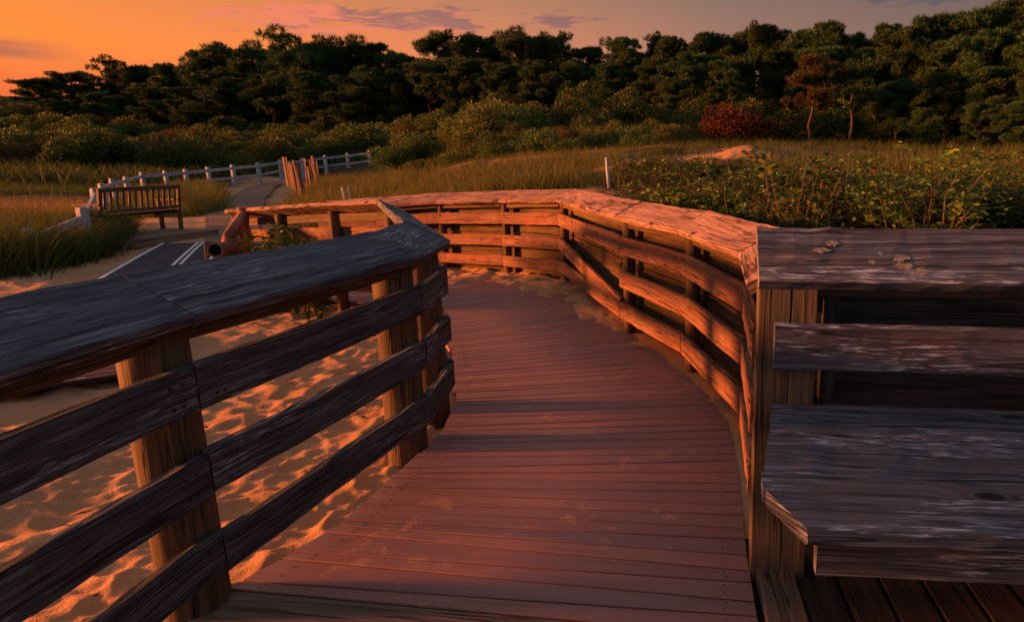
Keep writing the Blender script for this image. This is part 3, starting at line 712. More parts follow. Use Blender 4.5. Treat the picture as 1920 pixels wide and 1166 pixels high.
# ------------------------------------------------------------------ bench in the right foreground
def wall_bench():
    root = empty('wall_bench', (.29, 1.9, 0), 'dark grey plank bench with a high backrest in the right foreground', 'bench')
    bd = Vector((1, -.085, 0)).normalized(); bn = Vector((-.085, -1, 0)).normalized()      # along it, and towards the sitter
    O = Vector((.292, 1.905, 0)); up = Vector((0, 0, 1))
    P = lambda a, b, z: O + bd * a + bn * b + up * z          # a along, b forward
    L = 2.2
    mb = MB(); mb.board(P(0, .02, 1.053), P(L, .02, 1.053), P(0, -.195, 1.197), P(L, -.195, 1.197), .045, .006, .002, .06); mb.build('cap_board', M['bench_grey'], root)
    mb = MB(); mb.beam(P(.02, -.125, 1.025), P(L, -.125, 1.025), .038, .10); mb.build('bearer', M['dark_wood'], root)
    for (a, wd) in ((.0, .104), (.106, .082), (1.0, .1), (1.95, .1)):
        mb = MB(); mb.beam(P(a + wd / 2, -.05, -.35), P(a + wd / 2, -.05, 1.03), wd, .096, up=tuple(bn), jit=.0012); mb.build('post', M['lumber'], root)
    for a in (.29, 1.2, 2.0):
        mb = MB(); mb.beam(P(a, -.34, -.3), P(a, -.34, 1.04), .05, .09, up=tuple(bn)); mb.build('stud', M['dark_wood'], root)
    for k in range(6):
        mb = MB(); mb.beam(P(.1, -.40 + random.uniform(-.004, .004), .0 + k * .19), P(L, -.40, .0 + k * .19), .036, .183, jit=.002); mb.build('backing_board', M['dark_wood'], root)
    mb = MB(); mb.beam(P(.052, .021, .838), P(L, .021, .838), .038, .148, jit=.002, seg=.07, ch=.005); mb.build('back_rail', M['bench_grey'], root)
    # seat planks: the outer two lose their corner to the chamfer
    zS = .637
    xs = [(-.055, .045), (.20, -.01), (.445, -.066), (.70, .02)]
    edges = [(.005, .044), (.235, .015), (.47, -.022), (.70, .034)]
    ends = [(.046, .015), (.012, -.022), (-.026, .03)]
    bs = [-.005, .228, .232, .462, .466, .705]
    for k, (e0, e1) in enumerate(((.052, .030), (.026, -.004), (-.006, .075))):
        b0, b1 = bs[2 * k], bs[2 * k + 1]; mb = MB()
        if k < 2: mb.board(P(e1, b1, zS), P(L, b1, zS), P(e0, b0, zS), P(L, b0, zS), .04, .006, .0022, .06)
        else:
            # front plank, corner sawn off
            c = .085
            mb.board(P(e1, b1, zS), P(L, b1, zS), P(e0, b0 + c, zS), P(L, b0 + c, zS), .04, .006, .0022, .06)
            mb.board(P(-.012, b0 + c - .002, zS - .0012), P(L, b0 + c - .002, zS - .0012), P(-.01, b0, zS), P(L, b0, zS), .0385, .003, .0015, .06)
        mb.build('seat_plank', M['bench_grey'], root)
    mb = MB(); mb.beam(P(.118, .57, .515), P(L, .57, .515), .04, .15, jit=.002); mb.build('apron', M['bench_grey'], root)
    for a in (.16, 1.2):
        mb = MB(); mb.beam(P(a, .03, .56), P(a, .56, .56), .04, .07); mb.build('cross_bearer', M['dark_wood'], root)
    # pale lichen spots on the sloping cap
    for (a, b, rx, ry) in ((.245, .48, .022, .014), (.205, .70, .028, .012), (.44, .88, .035, .02), (.455, 1.10, .03, .014), (.50, 1.24, .026, .015), (.36, 1.0, .012, .008), (.39, .76, .01, .006)):
        mb = MB(); k = 1.0 - min(1, b / 1.5); cc = P(a, .02 - .215 * k, 1.053 + .144 * k + .0012)
        e2 = (bn * -.215 + up * .144).normalized(); n_ = bd.cross(e2).normalized()
        ring = [tuple(cc + bd * rx * math.cos(x) * random.uniform(.55, 1.25) + e2 * ry * math.sin(x) * random.uniform(.55, 1.25) + n_ * .0008) for x in [j * math.tau / 24 for j in range(24)]]
        base_ = [tuple(Vector(p) - n_ * .003) for p in ring]
        mb.quad_strip([base_, ring], [[(j * .01, 0) for j in range(25)], [(j * .01, .01) for j in range(25)]])
        mb.build('lichen_spot', M['lichen'], root)
wall_bench()

# ------------------------------------------------------------------ garden bench on its small platform
def garden_bench():
    p1, p0 = at_z(196, 453, -.13), at_z(341, 435, -.13)
    c = (p0 + p1) / 2; yaw = math.atan2((p1 - p0).y, (p1 - p0).x)
    plat = empty('bench_platform', (c.x, c.y, gz(c.x, c.y)), 'low slatted timber platform under the garden bench', 'platform', rz=yaw)
    zt = -.07 - plat.location.z
    for k in range(16):
        mb = MB(); x = -.95 + k * .155
        mb.board((x + .143, -.5, zt), (x + .143, .80, zt), (x, -.5, zt), (x, .80, zt), .035, .005, .001); o = mb.build('slat', M['path_wood']); o.parent = plat
    mb = MB(); mb.beam((-.95, -.47, zt - .10), (1.52, -.47, zt - .10), .04, .12); o = mb.build('edge_board', M['path_wood']); o.parent = plat
    mb = MB(); mb.beam((-.95, .775, zt - .10), (1.52, .775, zt - .10), .04, .12); o = mb.build('edge_board', M['path_wood']); o.parent = plat
    root = empty('garden_bench', (c.x, c.y, -.069), 'brown slatted garden bench on a low platform, seen beside the mat', 'bench', rz=yaw)
    W = (p1 - p0).length / 2
    def part(name, f):
        mb = MB(); f(mb); o = mb.build(name, M['teak']); o.parent = root; return o
    for sx in (-1, 1):
        part('leg', lambda m: (m.beam((sx * W, .0, 0), (sx * W, .02, .44), .065, .06, up=(0, 1, 0)), m.beam((sx * W, .02, .44), (sx * W, .09, .93), .065, .055, up=(0, 1, 0))))
        part('leg', lambda m: m.beam((sx * W, -.46, 0), (sx * W, -.46, .62), .065, .065, up=(0, 1, 0)))
        part('armrest', lambda m: m.beam((sx * W, -.53, .635), (sx * W, .06, .65), .085, .035))
        part('brace', lambda m: m.beam((sx * (W - .03), -.44, .27), (sx * (W - .19), -.44, .39), .03, .05))
        part('side_rail', lambda m: m.beam((sx * W, -.43, .38), (sx * W, .0, .38), .03, .07))
    part('top_rail', lambda m: m.beam((-W - .03, .09, .92), (W + .03, .09, .92), .045, .085))
    part('lower_rail', lambda m: m.beam((-W, .03, .50), (W, .03, .50), .035, .06))
    part('seat_rail', lambda m: m.beam((-W, -.46, .385), (W, -.46, .385), .035, .08))
    for k in range(5): part('seat_slat', lambda m: m.beam((-W, -.42 + k * .095, .435), (W, -.42 + k * .095, .435), .075, .022))
    for k in range(13):
        x = -W + .09 + (2 * W - .18) * k / 12
        part('back_slat', lambda m: m.beam((x, .035, .52), (x, .085, .89), .048, .018, up=(0, 1, 0)))
garden_bench()

# ------------------------------------------------------------------ rusty pipe barrier
def pipe_barrier():
    g = lambda px, py, z: at_z(px, py, z)
    b = at_d(454, 478, 7.2); b.z = gz(b.x, b.y); root = empty('pipe_barrier', tuple(b), 'rusty pipe barrier with an open pipe end and chain beside the mat', 'barrier')
    Yp = b.y; s = Yp / FPX
    top = at_d(456, 391, Yp)
    mb = MB(); mb.tube([b - Vector((0, 0, .2)), b + Vector((0, 0, .3)), (top.x, top.y, top.z - .01), (top.x, top.y, top.z)], [.056, .056, .056, .05], 16); mb.build('post', M['rust'], root, True)
    mb = MB(); c = top; mb.tube([c - Vector((0, 0, .02)), c + Vector((0, 0, .015))], .066, 16); mb.build('post_cap', M['rust'], root)
    st = at_d(433, 446, Yp - .5); sb = at_d(433, 490, Yp - .5); sb.z = gz(sb.x, sb.y)
    mb = MB(); mb.tube([sb - Vector((0, 0, .1)), st - Vector((0, 0, .015)), st], [.088, .088, .08], 18); mb.build('stub_post', M['rust'], root, True)
    a = at_d(455, 404, Yp - .06); e = at_d(428, 446, Yp - .55)
    mb = MB(); mb.tube([a, a.lerp(e, .5), e], [.058, .060, .060], 16); mb.build('pipe', M['rust'], root, True)
    o0 = at_d(403, 469, Yp - .85); o1 = at_d(440, 466, Yp - .45)
    mb = MB(); dr = (o1 - o0).normalized()
    mb.tube([o0, o1], .080, 20, caps=False); mb.tube([o0 + dr * .001, o1], .062, 20, mi=1, caps=False)
    e1 = dr.cross(Vector((0, 0, 1))).normalized(); e2 = e1.cross(dr)
    ri = lambda r_: [tuple(o0 + (e1 * math.cos(j * math.pi / 10) + e2 * math.sin(j * math.pi / 10)) * r_) for j in range(20)]
    mb.quad_strip([ri(.062), ri(.080)], [[(0, j * .02) for j in range(21)], [(.02, j * .02) for j in range(21)]], caps=False)
    q = o0 + dr * .28; mb.quad_strip([[tuple(q + Vector(p) - o0) for p in ri(.0625)], [tuple(q + Vector(p) - o0) for p in ri(.001)]], [[(0, 0)] * 21] * 2, mi=1, caps=False)
    mb.build('open_pipe', [M['rust'], M['dark_hollow']], root, True)
    p0 = at_d(450, 432, Yp - .3); p1 = at_d(453, 484, Yp - .3); p1.z = gz(p1.x, p1.y)
    mb = MB(); mb.tube([p0, p1], .022, 10); mb.build('stake', M['rust'], root)
    # sagging chain of links
    mb = MB(); c0 = at_d(418, 455, Yp - .6); c1 = at_d(386, 459, Yp - .85); c2 = at_d(390, 500, Yp - .85)
    path = [c0.lerp(c1, k / 8) + Vector((0, 0, -.03 * math.sin(math.pi * k / 8))) for k in range(8)] + [c1.lerp(c2, k / 9) for k in range(10)]
    for i, (u_, v_) in enumerate(zip(path[:-1], path[1:])):
        d = (v_ - u_); L = d.length * .72; d.normalize(); s1 = d.cross(Vector((.3, .8, .52))).normalized(); s1 = s1 if i % 2 else d.cross(s1)
        c = (u_ + v_) / 2
        mb.tube([c + d * L * math.cos(a_) + s1 * .016 * math.sin(a_) for a_ in [j * math.pi / 5 for j in range(11)]], .007, 5)
    mb.build('chain', M['chain_iron'], root)
pipe_barrier()

# ------------------------------------------------------------------ white post and rail fence
def white_fence():
    tops = [(52, 428, 9.6), (153, 389, 10.6), (175, 353, 17), (189, 344, 20), (209, 335, 23), (235, 331, 26), (265, 323, 28.5), (309, 320, 30), (347, 317, 31), (389, 313, 32.5), (435, 309, 34), (483, 305, 36), (524, 299, 38), (566, 297, 39), (609, 291, 41), (651, 287, 42), (692, 282, 42)]
    P = [at_d(*q) for q in tops]
    root = empty('post_and_rail_fence', (P[0].x, P[0].y, P[0].z - 1.1), 'white wooden post and rail fence running up the slope past the path', 'fence')
    for i, p in enumerate(P):
        mb = MB(); h = 1.25; w_ = .13 + .004 * min(i, 10)
        mb.beam(p - Vector((0, 0, h)), p - Vector((0, 0, .025)), w_, w_, up=(.3, 1, 0), ch=.012); mb.beam(p - Vector((0, 0, .025)), p, w_ * .86, w_ * .86, up=(.3, 1, 0), ch=.02); mb.build('post', M['white_wood'], root)
        if i < len(P) - 1:
            q = P[i + 1]
            for dz_ in (.20, .70):
                mb = MB(); mb.beam(p - Vector((0, 0, dz_)), q - Vector((0, 0, dz_)), .06, .14 if dz_ < .5 else .12, seg=1.); mb.build('rail', M['white_wood'], root)
white_fence()

def snow_fence():
    a, b, c = at_d(538, 340, 25), at_d(572, 372, 18), at_d(604, 340, 27)
    root = empty('slat_fence', tuple(b), 'broken fence of thin orange-brown slats leaning in the dune grass', 'fence')
    k = 0
    for (s, e, n, h) in ((at_d(539, 343, 24), at_d(566, 366, 20.5), 7, 1.0), (at_d(566, 366, 20.5), at_d(600, 340, 27), 10, 1.05)):
        for i in range(n):
            p = s.lerp(e, (i + .5) / n); p.z -= .1; hh = h * random.uniform(.8, 1.25)
            q = p + Vector((random.uniform(-.12, .12), random.uniform(-.1, .1), hh))
            mb = MB(); mb.beam(p, q, .06 if i % 4 else .11, .022 if i % 4 else .09, up=(.3, 1, 0)); mb.build('slat' if i % 4 else 'post', M['slat_wood'], root)
        for z_ in (.35, .8):
            mb = MB(); mb.tube([s + Vector((0, 0, z_)), (s + e) / 2 + Vector((0, 0, z_ - .05)), e + Vector((0, 0, z_))], .008, 5); mb.build('wire', M['chain_iron'], root)
snow_fence()

def marker():
    b, tp = at_d(1144, 356, 10.5), at_d(1137, 296, 10.45); b.z -= .35
    mb = MB(); mb.tube([b, b.lerp(tp, .4), b.lerp(tp, .45), tp, tp + Vector((0, 0, .008))], [.045, .04, .027, .025, .014], 12, jit=.08)
    o = mb.build('marker_post', M['white_wood'], None, True, origin=b); tag(o, 'pale leaning post standing alone in the dune behind the railing', 'post')
    for (px, d) in ((1,0),): pass
    root = empty('slat_stub', tuple(at_d(649, 372, 14)), 'two short grey slats sticking up behind the railing cap', 'slats')
    for px in (643, 654):
        p = at_d(px + 3, 380, 14); q = at_d(px - 2, 351, 14); mb = MB(); mb.beam(p, q, .05, .02, up=(.2, 1, 0)); mb.build('slat', M['white_wood'], root)
marker()

# ------------------------------------------------------------------ leaves, blades, crowns (numpy)
def rand_dir(n, up=0.):
    d = rng.normal(size=(n, 3)); d[:, 2] += up; return d / np.linalg.norm(d, axis=1, keepdims=True)
def leaf_quads(C, D, size, aspect=.5, fold=0.):
    """rhombic leaves at C pointing along D"""
    n = len(C); size = np.broadcast_to(size, (n,))[:, None]
    s = np.cross(D, rand_dir(n)); s /= np.linalg.norm(s, axis=1, keepdims=True) + 1e-9
    V = np.stack([C, C + D * size * .5 + s * size * aspect * .5, C + D * size, C + D * size * .5 - s * size * aspect * .5], 1).reshape(-1, 3)
    return V, np.arange(4 * n).reshape(-1, 4)
def blob_points(n, c, r, shell=.55):
    d = rand_dir(n); k = rng.uniform(shell ** 3, 1, n) ** (1 / 3)
    return np.asarray(c) + d * k[:, None] * np.asarray(r), d
def merge(parts):
    V = []; F = []; b = 0
    for v, f in parts: V.append(v); F.append(f + b); b += len(v)
    return np.concatenate(V), np.concatenate(F)

def pine_mesh(seed, h=7., spread=2.6, lean=0., n_limb=15, low=.35, dens=1.0, matl='needles', bare=0, flat=False):
    """flat-topped pitch pine: a bent trunk, limbs, and plates of needle tufts at their ends"""
    global rng; rng = np.random.default_rng(seed); random.seed(seed)
    tr = MB(); pts = []; x = y = 0.
    for i in range(9):
        k = i / 8; pts.append((x, y, h * .93 * k)); x += random.uniform(-.16, .16) + lean * .1; y += random.uniform(-.16, .16)
    rad = [.15 * (1 - .8 * i / 8) + .02 for i in range(9)]
    tr.tube(pts, rad, 8, jit=.06)
    parts = []; clumps = [(Vector(pts[-1]) + Vector((0, 0, .1)), (.75, .75, .42))]
    for i in range(n_limb):
        k = low + (1 - low) * (i + random.uniform(0, .8)) / n_limb; k = min(k, .97)
        f = k * 8; a = int(f); b0 = Vector(pts[a]).lerp(Vector(pts[min(a + 1, 8)]), f - a)
        ang = i * 2.4 + random.uniform(-.5, .5)
        prof = math.sin(math.pi * min(1, max(.12, (k - low) / (1 - low) * .72 + .22))) ** .7
        if flat: prof = .72 + .28 * math.sin(i * 1.7)
        L = spread * prof * random.uniform(.6, 1.12)
        e = b0 + Vector((math.cos(ang) * L, math.sin(ang) * L, L * random.uniform(.1, .5)))
        m_ = b0.lerp(e, .5) + Vector((0, 0, -.12 * L * random.uniform(-.5, 1)))
        tr.tube([b0, m_, e], [.055, .04, .018], 5)
        for j in range(random.randint(5, 8)):
            q = b0.lerp(e, random.uniform(.35, 1.12)) + Vector((random.uniform(-.6, .6), random.uniform(-.6, .6), random.uniform(-.1, .4)))
            r = random.choice((.26, .34, .42, .5, .62)) * random.uniform(.85, 1.2); clumps.append((q, (r, r, r * random.uniform(.34, .62))))
    for j in range(bare):
        a = random.randint(1, 4); b0 = Vector(pts[a]); ang = random.uniform(0, 6.28); L = random.uniform(.8, 1.9)
        e = b0 + Vector((math.cos(ang) * L, math.sin(ang) * L, L * random.uniform(-.05, .4))); m_ = b0.lerp(e, .55) + Vector((0, 0, .15))
        tr.tube([b0, m_, e], [.03, .02, .006], 4)
        for _ in range(3):
            s0 = m_.lerp(e, random.random()); tr.tube([s0, s0 + Vector((random.uniform(-.5, .5), random.uniform(-.5, .5), random.uniform(-.1, .5)))], [.01, .004], 3)
    for (c, r) in clumps:
        n = int(34 * dens * (r[0] / .5) ** 1.5) + 5
        C, d = blob_points(n, c, r, .5)
        C[:, 2] = np.maximum(C[:, 2], c[2] - r[2] * .45)
        K = 11
        CC = np.repeat(C, K, 0); DD = rand_dir(n * K, .8) + np.repeat(d, K, 0) * .6; DD /= np.linalg.norm(DD, axis=1, keepdims=True)
        parts.append(leaf_quads(CC, DD, rng.uniform(.20, .42, n * K), .11))
    V, F = merge(parts)
    return tr, arr_mesh('pine_crown', V, F, M[matl])

def shrub_mesh(seed, w=1.3, h=1.5, n=3200, leaf=.13, matl='olive', open_=.6):
    global rng; rng = np.random.default_rng(seed); random.seed(seed)
    parts = []; k = 16
    st = MB()
    for i in range(k):
        a = random.uniform(0, 6.28); q = random.uniform(0, w) ** 1.0; z = h * random.uniform(.35, 1.) * (1 - .35 * (q / w) ** 2)
        c = (math.cos(a) * q * .8, math.sin(a) * q * .8, z * .85); r = random.uniform(.28, .5) * w
        st.tube([(c[0] * .15, c[1] * .15, -.1), (c[0] * .6, c[1] * .6, z * .45), c], [.025, .016, .006], 4)
        C, d = blob_points(n // k, c, (r, r, r * .75), open_)
        d = d + rand_dir(len(d), .4) * .9; d /= np.linalg.norm(d, axis=1, keepdims=True)
        parts.append(leaf_quads(C, d, rng.uniform(.6, 1.2, len(C)) * leaf, .55))
    V, F = merge(parts); V[:, 2] = np.maximum(V[:, 2], -.1)
    return st, arr_mesh('shrub_foliage', V, F, M[matl])

def rose_mesh(seed, w=.6, h=1.0, stems=26, leaf=.05, matl='rose_leaf', few=1.):
    """arching thorny canes with leaflets and red hips"""
    global rng; rng = np.random.default_rng(seed); random.seed(seed)
    st = MB(); C = []; D = []; hips = []
    for i in range(stems):
        a = random.uniform(0, 6.28); q = random.uniform(.05, 1) ** .6 * w; H = h * random.uniform(.6, 1.1)
        b = Vector((math.cos(a) * q * .35, math.sin(a) * q * .35, -.1)); e = Vector((math.cos(a) * q, math.sin(a) * q, H)); m_ = b.lerp(e, .55) + Vector((random.uniform(-.08, .08), random.uniform(-.08, .08), .12 * H))
        st.tube([b, b.lerp(m_, .5) + Vector((random.uniform(-.03, .03), random.uniform(-.03, .03), 0)), m_, e], [.008, .007, .006, .003], 4)
        for j in range(int(random.randint(11, 18) * few)):
            k = random.uniform(.15, 1.06); p = b.lerp(m_, k * 2) if k < .5 else m_.lerp(e, (k - .5) * 2)
            o = Vector((random.gauss(0, .05), random.gauss(0, .05), random.gauss(.0, .04))); dirv_ = Vector((random.gauss(0, 1), random.gauss(0, 1), random.gauss(.25, .5))).normalized()
            side = dirv_.cross(Vector((0, 0, 1))).normalized()
            for l in range(7):
                r_ = .018 * (l // 2 + .6); sgn = (1 if l % 2 else -1)
                C.append(p + o + dirv_ * r_ * 1.8); D.append((dirv_ * .5 + side * sgn * (1 if l < 6 else 0) + Vector((0, 0, random.gauss(0, .25)))).normalized())
        if random.random() < .12:
            p = e + Vector((random.gauss(0, .03), random.gauss(0, .03), -.02))
            hb = MB(); hips.append(hb); hb.tube([p, p + Vector((0, 0, .008)), p + Vector((0, 0, .02)), p + Vector((0, 0, .028))], [.003, .0075, .007, .003], 6)
    C = np.array([tuple(x) for x in C]); D = np.array([tuple(x) for x in D])
    V, F = leaf_quads(C, D, rng.uniform(.7, 1.25, len(C)) * leaf, .56)
    return st, arr_mesh('rose_foliage', V, F, M[matl]), hips

# ---- pines
PINES = []
for k, (h, sp, le, nl, lo, bare, mt) in enumerate([(7.2, 2.5, .3, 22, .2, 0, 'needles'), (7.6, 2.2, -.4, 23, .16, 0, 'needles'), (6.8, 2.8, .5, 20, .3, 2, 'needles'), (7.4, 2.0, 0, 24, .12, 0, 'needles'),
                                          (7.0, 2.4, -.2, 22, .18, 1, 'needles'), (6.6, 2.6, .2, 22, .14, 0, 'needles'), (6.2, 2.5, .5, 10, .42, 10, 'dry_needles'), (6.4, 2.2, -.3, 8, .5, 12, 'needles'), (6.8, 3.3, .6, 15, .5, 5, 'needles'), (7.0, 3.0, -.7, 14, .46, 6, 'needles'), (6.6, 3.5, .2, 16, .54, 5, 'needles')]):
    tr, cr = pine_mesh(100 + k, h, sp, le, nl, lo, 1.15 if k < 6 else .8 if k < 8 else 1.0, mt, bare, k >= 8)
    r_ = empty('pine_tree', (0, 0, 0), 'pine', 'tree')
    tr.build('trunk', M['bark'], r_, True); link('crown', cr, r_); PINES.append((r_, h, sp))
used = set()
random.seed(5)
ORD = ['first', 'second', 'third', 'fourth', 'fifth', 'sixth', 'seventh', 'eighth', 'ninth', 'tenth', 'eleventh', 'twelfth', 'thirteenth', 'fourteenth', 'fifteenth', 'sixteenth', 'seventeenth', 'eighteenth',
       'nineteenth', 'twentieth', 'twenty-first', 'twenty-second', 'twenty-third', 'twenty-fourth', 'twenty-fifth', 'twenty-sixth', 'twenty-seventh', 'twenty-eighth', 'twenty-ninth', 'thirtieth', 'thirty-first', 'thirty-second', 'thirty-third', 'thirty-fourth']
def place_pine(kind, px, top, d, base_py, label, wide=1., group='pines on the wooded hill'):
    tp = at_d(px, top, d); z0 = min(gz(tp.x, tp.y), tp.z - 2.5)
    root, h, sp = PINES[kind]
    if kind in used: o = copy_tree(root)
    else: used.add(kind); o = root
    o.location = (tp.x, tp.y, z0); s = (tp.z - z0) / (h * 1.0); sw = s * wide
    o.scale = (sw, sw, s); o.rotation_euler = (0, 0, random.uniform(0, 6.28)); tag(o, label, 'tree', group); return o
sky = [(70, 152, 78, 1.15), (130, 140, 80, 1.2), (200, 150, 80, .9), (255, 128, 80, 1.), (318, 124, 78, 1.), (398, 92, 74, 1.05), (468, 93, 74, 1.05), (530, 108, 72, .8), (580, 88, 70, 1.), (640, 79, 70, .9), (698, 82, 70, .8), (752, 104, 68, .8),
       (838, 74, 64, .95), (900, 72, 64, .85), (968, 66, 60, .8), (1043, 74, 60, .72), (1105, 90, 60, .7), (1175, 76, 56, .8), (1250, 74, 54, .85), (1330, 63, 52, .95), (1385, 66, 52, .75), (1440, 52, 50, .75), (1510, 58, 48, .85), (1570, 44, 47, .9),
       (1650, 50, 46, .85), (1718, 56, 45, .75), (1768, 30, 45, .9), (1828, 22, 44, .9), (1880, 18, 44, .9), (1935, 10, 44, 1.), (1990, 0, 44, 1.), (2060, 0, 44, 1.)]
for i, (px, tp, d, wd) in enumerate(sky):
    place_pine([8, 2, 9, 10, 0, 9, 8, 4, 10, 9, 1, 8][i % 12] if i < 20 else [0, 9, 1, 4, 8, 3][(i * 5 + i // 3) % 6], px, tp, d, 0, f'dark pine against the sky, {ORD[i]} from the left along the skyline', wd)
# fillers just behind, so the wood closes up
for i in range(len(sky) - 1):
    (x0, t0, d0, _), (x1, t1, d1, _) = sky[i], sky[i + 1]
    place_pine([0, 3, 1, 5][i % 4], (x0 + x1) / 2, max(t0, t1) + 26, (d0 + d1) / 2 + 5, 0, f'dark pine filling the gap behind skyline trees, {ORD[i]} gap from the left', 1.15)
# the second rank, in front and lower
front = [(20, 205, 72, 1.), (110, 190, 70, 1.1), (190, 178, 70, 1.1), (280, 165, 70, 1.1), (350, 165, 68, 1.1), (430, 150, 66, 1.1), (510, 148, 64, 1.1), (590, 138, 62, 1.1), (670, 128, 60, 1.1), (740, 140, 60, 1.), (800, 118, 58, .9), (870, 112, 56, 1.),
         (940, 122, 54, 1.), (1010, 118, 52, 1.), (1080, 128, 52, .9), (1150, 120, 48, 1.), (1225, 112, 46, .95), (1300, 108, 44, 1.), (1370, 112, 42, .9), (1475, 96, 42, .95), (1545, 92, 40, .9), (1625, 96, 40, 1.), (1695, 100, 39, .9), (1755, 84, 38, .95), (1815, 74, 37, 1.), (1890, 70, 36, 1.), (1960, 60, 36, 1.)]
for i, (px, tp, d, wd) in enumerate(front):
    place_pine([1, 9, 5, 0, 8, 2][(i * 5 + i // 4) % 6], px, tp, d, 0, f'lower pine before the skyline trees, {ORD[i]} from the left in its row', wd)
low_r = [(1265, 150, 40, .9), (1335, 165, 38, .9), (1690, 150, 34, 1.), (1780, 140, 33, 1.), (1860, 128, 32, 1.), (1935, 120, 31, 1.), (1740, 205, 31, 1.), (1840, 195, 30, 1.), (1915, 190, 29, 1.)]
for i, (px, tp, d, wd) in enumerate(low_r):
    place_pine([5, 3, 4, 1, 0, 5, 3, 1, 4][i], px, tp, d, 0, f'low dark pine nearest the dune, {ORD[i]} from the left at the right edge', wd)
place_pine(6, 1525, 112, 33, 0, 'half bare brownish pine with dead needles standing behind the red shrub', 1.0)
place_pine(7, 1605, 118, 33, 0, 'nearly leafless pine showing its forked trunk at the edge of the wood', 1.0)
place_pine(7, 1655, 160, 35, 0, 'thin bare-limbed pine just right of the forked leafless one', .7)

# ---- shrubs on the hillside
SH = {}
for k, (nm, w_, h_, n, lf, mt) in enumerate([('green', 1.25, 1.5, 6400, .105, 'green'), ('olive', 1.4, 1.3, 6400, .10, 'olive'), ('russet', 1.3, 1.3, 5600, .10, 'russet'), ('tall green', 1.0, 1.9, 6000, .10, 'green'), ('yellow green', 1.4, 1.2, 6000, .095, 'olive'), ('red', 1.3, 1.1, 5600, .10, 'red_leaf')]):
    st, fo = shrub_mesh(300 + k, w_, h_, n, lf, mt)
    r_ = empty('shrub', (0, 0, 0), 'shrub', 'shrub'); st.build('stem', M['bark'], r_); link('foliage', fo, r_); SH[nm] = [r_, False]
def place_shrub(nm, x, y, s, label, group, sz=1.):
    r_, u = SH[nm]
    o = copy_tree(r_) if u else r_; SH[nm][1] = True
    o.location = (x, y, gz(x, y) - .1); o.scale = (s, s, s * sz); o.rotation_euler = (0, 0, random.uniform(0, 6.28)); tag(o, label, 'shrub', group)
random.seed(21)
LAB = {'green': 'dark green leafy shrub in the thicket below the pines', 'olive': 'dull olive rounded shrub in the thicket below the pines', 'russet': 'rusty brown autumn shrub in the thicket below the pines',
       'tall green': 'taller upright green shrub in the thicket below the pines', 'yellow green': 'yellowish green spreading shrub in the thicket below the pines'}
cnt = 0
# rows from far to near, spread by bearing
for (d0, py_hint, step) in ((98, 0, 44), (88, 0, 44), (79, 0, 44), (71, 0, 46), (64, 0, 48), (57, 0, 50), (51, 0, 54), (46, 0, 58), (41, 0, 62), (37, 0, 62), (33, 0, 62), (29.5, 0, 60), (26.5, 0, 60)):
    px = -80 + random.uniform(0, 40)
    while px < 1990:
        d = d0 * random.uniform(.95, 1.05)
        p = at_d(px, 300, d)
        near_lim = np.interp(px, [-80, 300, 420, 470, 560, 700, 760, 900, 1100, 1250, 1400, 2000], [36, 36, 39, 44, 46, 45, 33, 26.5, 25, 27, 35, 35])
        far_lim = np.interp(px, [-80, 500, 800, 1200, 1400, 2000], [105, 105, 90, 82, 66, 50])
        ok = near_lim <= d <= far_lim
        if ok:
            nm = random.choices(['green', 'olive', 'russet', 'tall green', 'yellow green'], [4, 3, 1.3, 1.6, 1.2] if d0 > 34 else [5, 3, .7, .6, 1.])[0]
            place_shrub(nm, p.x, p.y, (random.uniform(1.1, 1.6) * (1 + d0 / 250)) if d0 > 34 else random.uniform(.6, 1.05), LAB[nm], nm + ' shrubs in the hillside thicket', random.uniform(.85, 1.2)); cnt += 1
        px += step * random.uniform(.7, 1.3)
for (px, d, s) in ((1360, 31, 1.5), (1385, 30.5, 1.25)):
    p = at_d(px, 300, d)
    place_shrub('red', p.x, p.y, s, 'deep red autumn shrub at the foot of the pines behind the dune' if px == 1360 else 'smaller red shrub at the right side of the deep red one', None)
for (px, d, s, lab) in ((440, 43, 1.15, 'low green shrub hiding the middle of the white fence'), (468, 42, 1.0, 'green shrub beside the path end of the white fence'), (410, 44, 1.0, 'green shrub crowding the left half of the white fence')):
    p = at_d(px, 300, d); place_shrub('green', p.x, p.y, s, lab, None, .75)

# ---- rose thicket behind the bench wall
ROSE = []
for k, (mt_, fw_, ns_, hh_) in enumerate((('rose_leaf', 1.1, 36, 1.), ('rose_leaf', .9, 34, 1.1), ('rose_dull', 1., 36, .95), ('rose_leaf', 1.2, 30, .85), ('rose_red', .8, 30, .95), ('rose_dull', .7, 36, 1.1), ('rose_leaf', 1.1, 34, 1.1))):
    st, fo, hp = rose_mesh(500 + k, random.uniform(.45, .7), hh_, ns_, .05, mt_, fw_)
    r_ = empty('rose_shrub', (0, 0, 0), 'rose', 'shrub'); st.build('canes', M['twig'], r_); link('foliage', fo, r_); [h_.build('hip', M['hip'], r_) for h_ in hp]; ROSE.append([r_, False])
random.seed(33)
def rose(x, y, s, sz):
    r_ = random.choice(ROSE); o = copy_tree(r_[0]) if r_[1] else r_[0]; r_[1] = True
    o.location = (x, y, gz(x, y) - .03); o.scale = (s, s, sz); o.rotation_euler = (0, 0, random.uniform(0, 6.28))
    tag(o, 'leafy wild rose shrub with red hips in the thicket behind the railing', 'shrub', 'wild roses behind the right railing and bench')
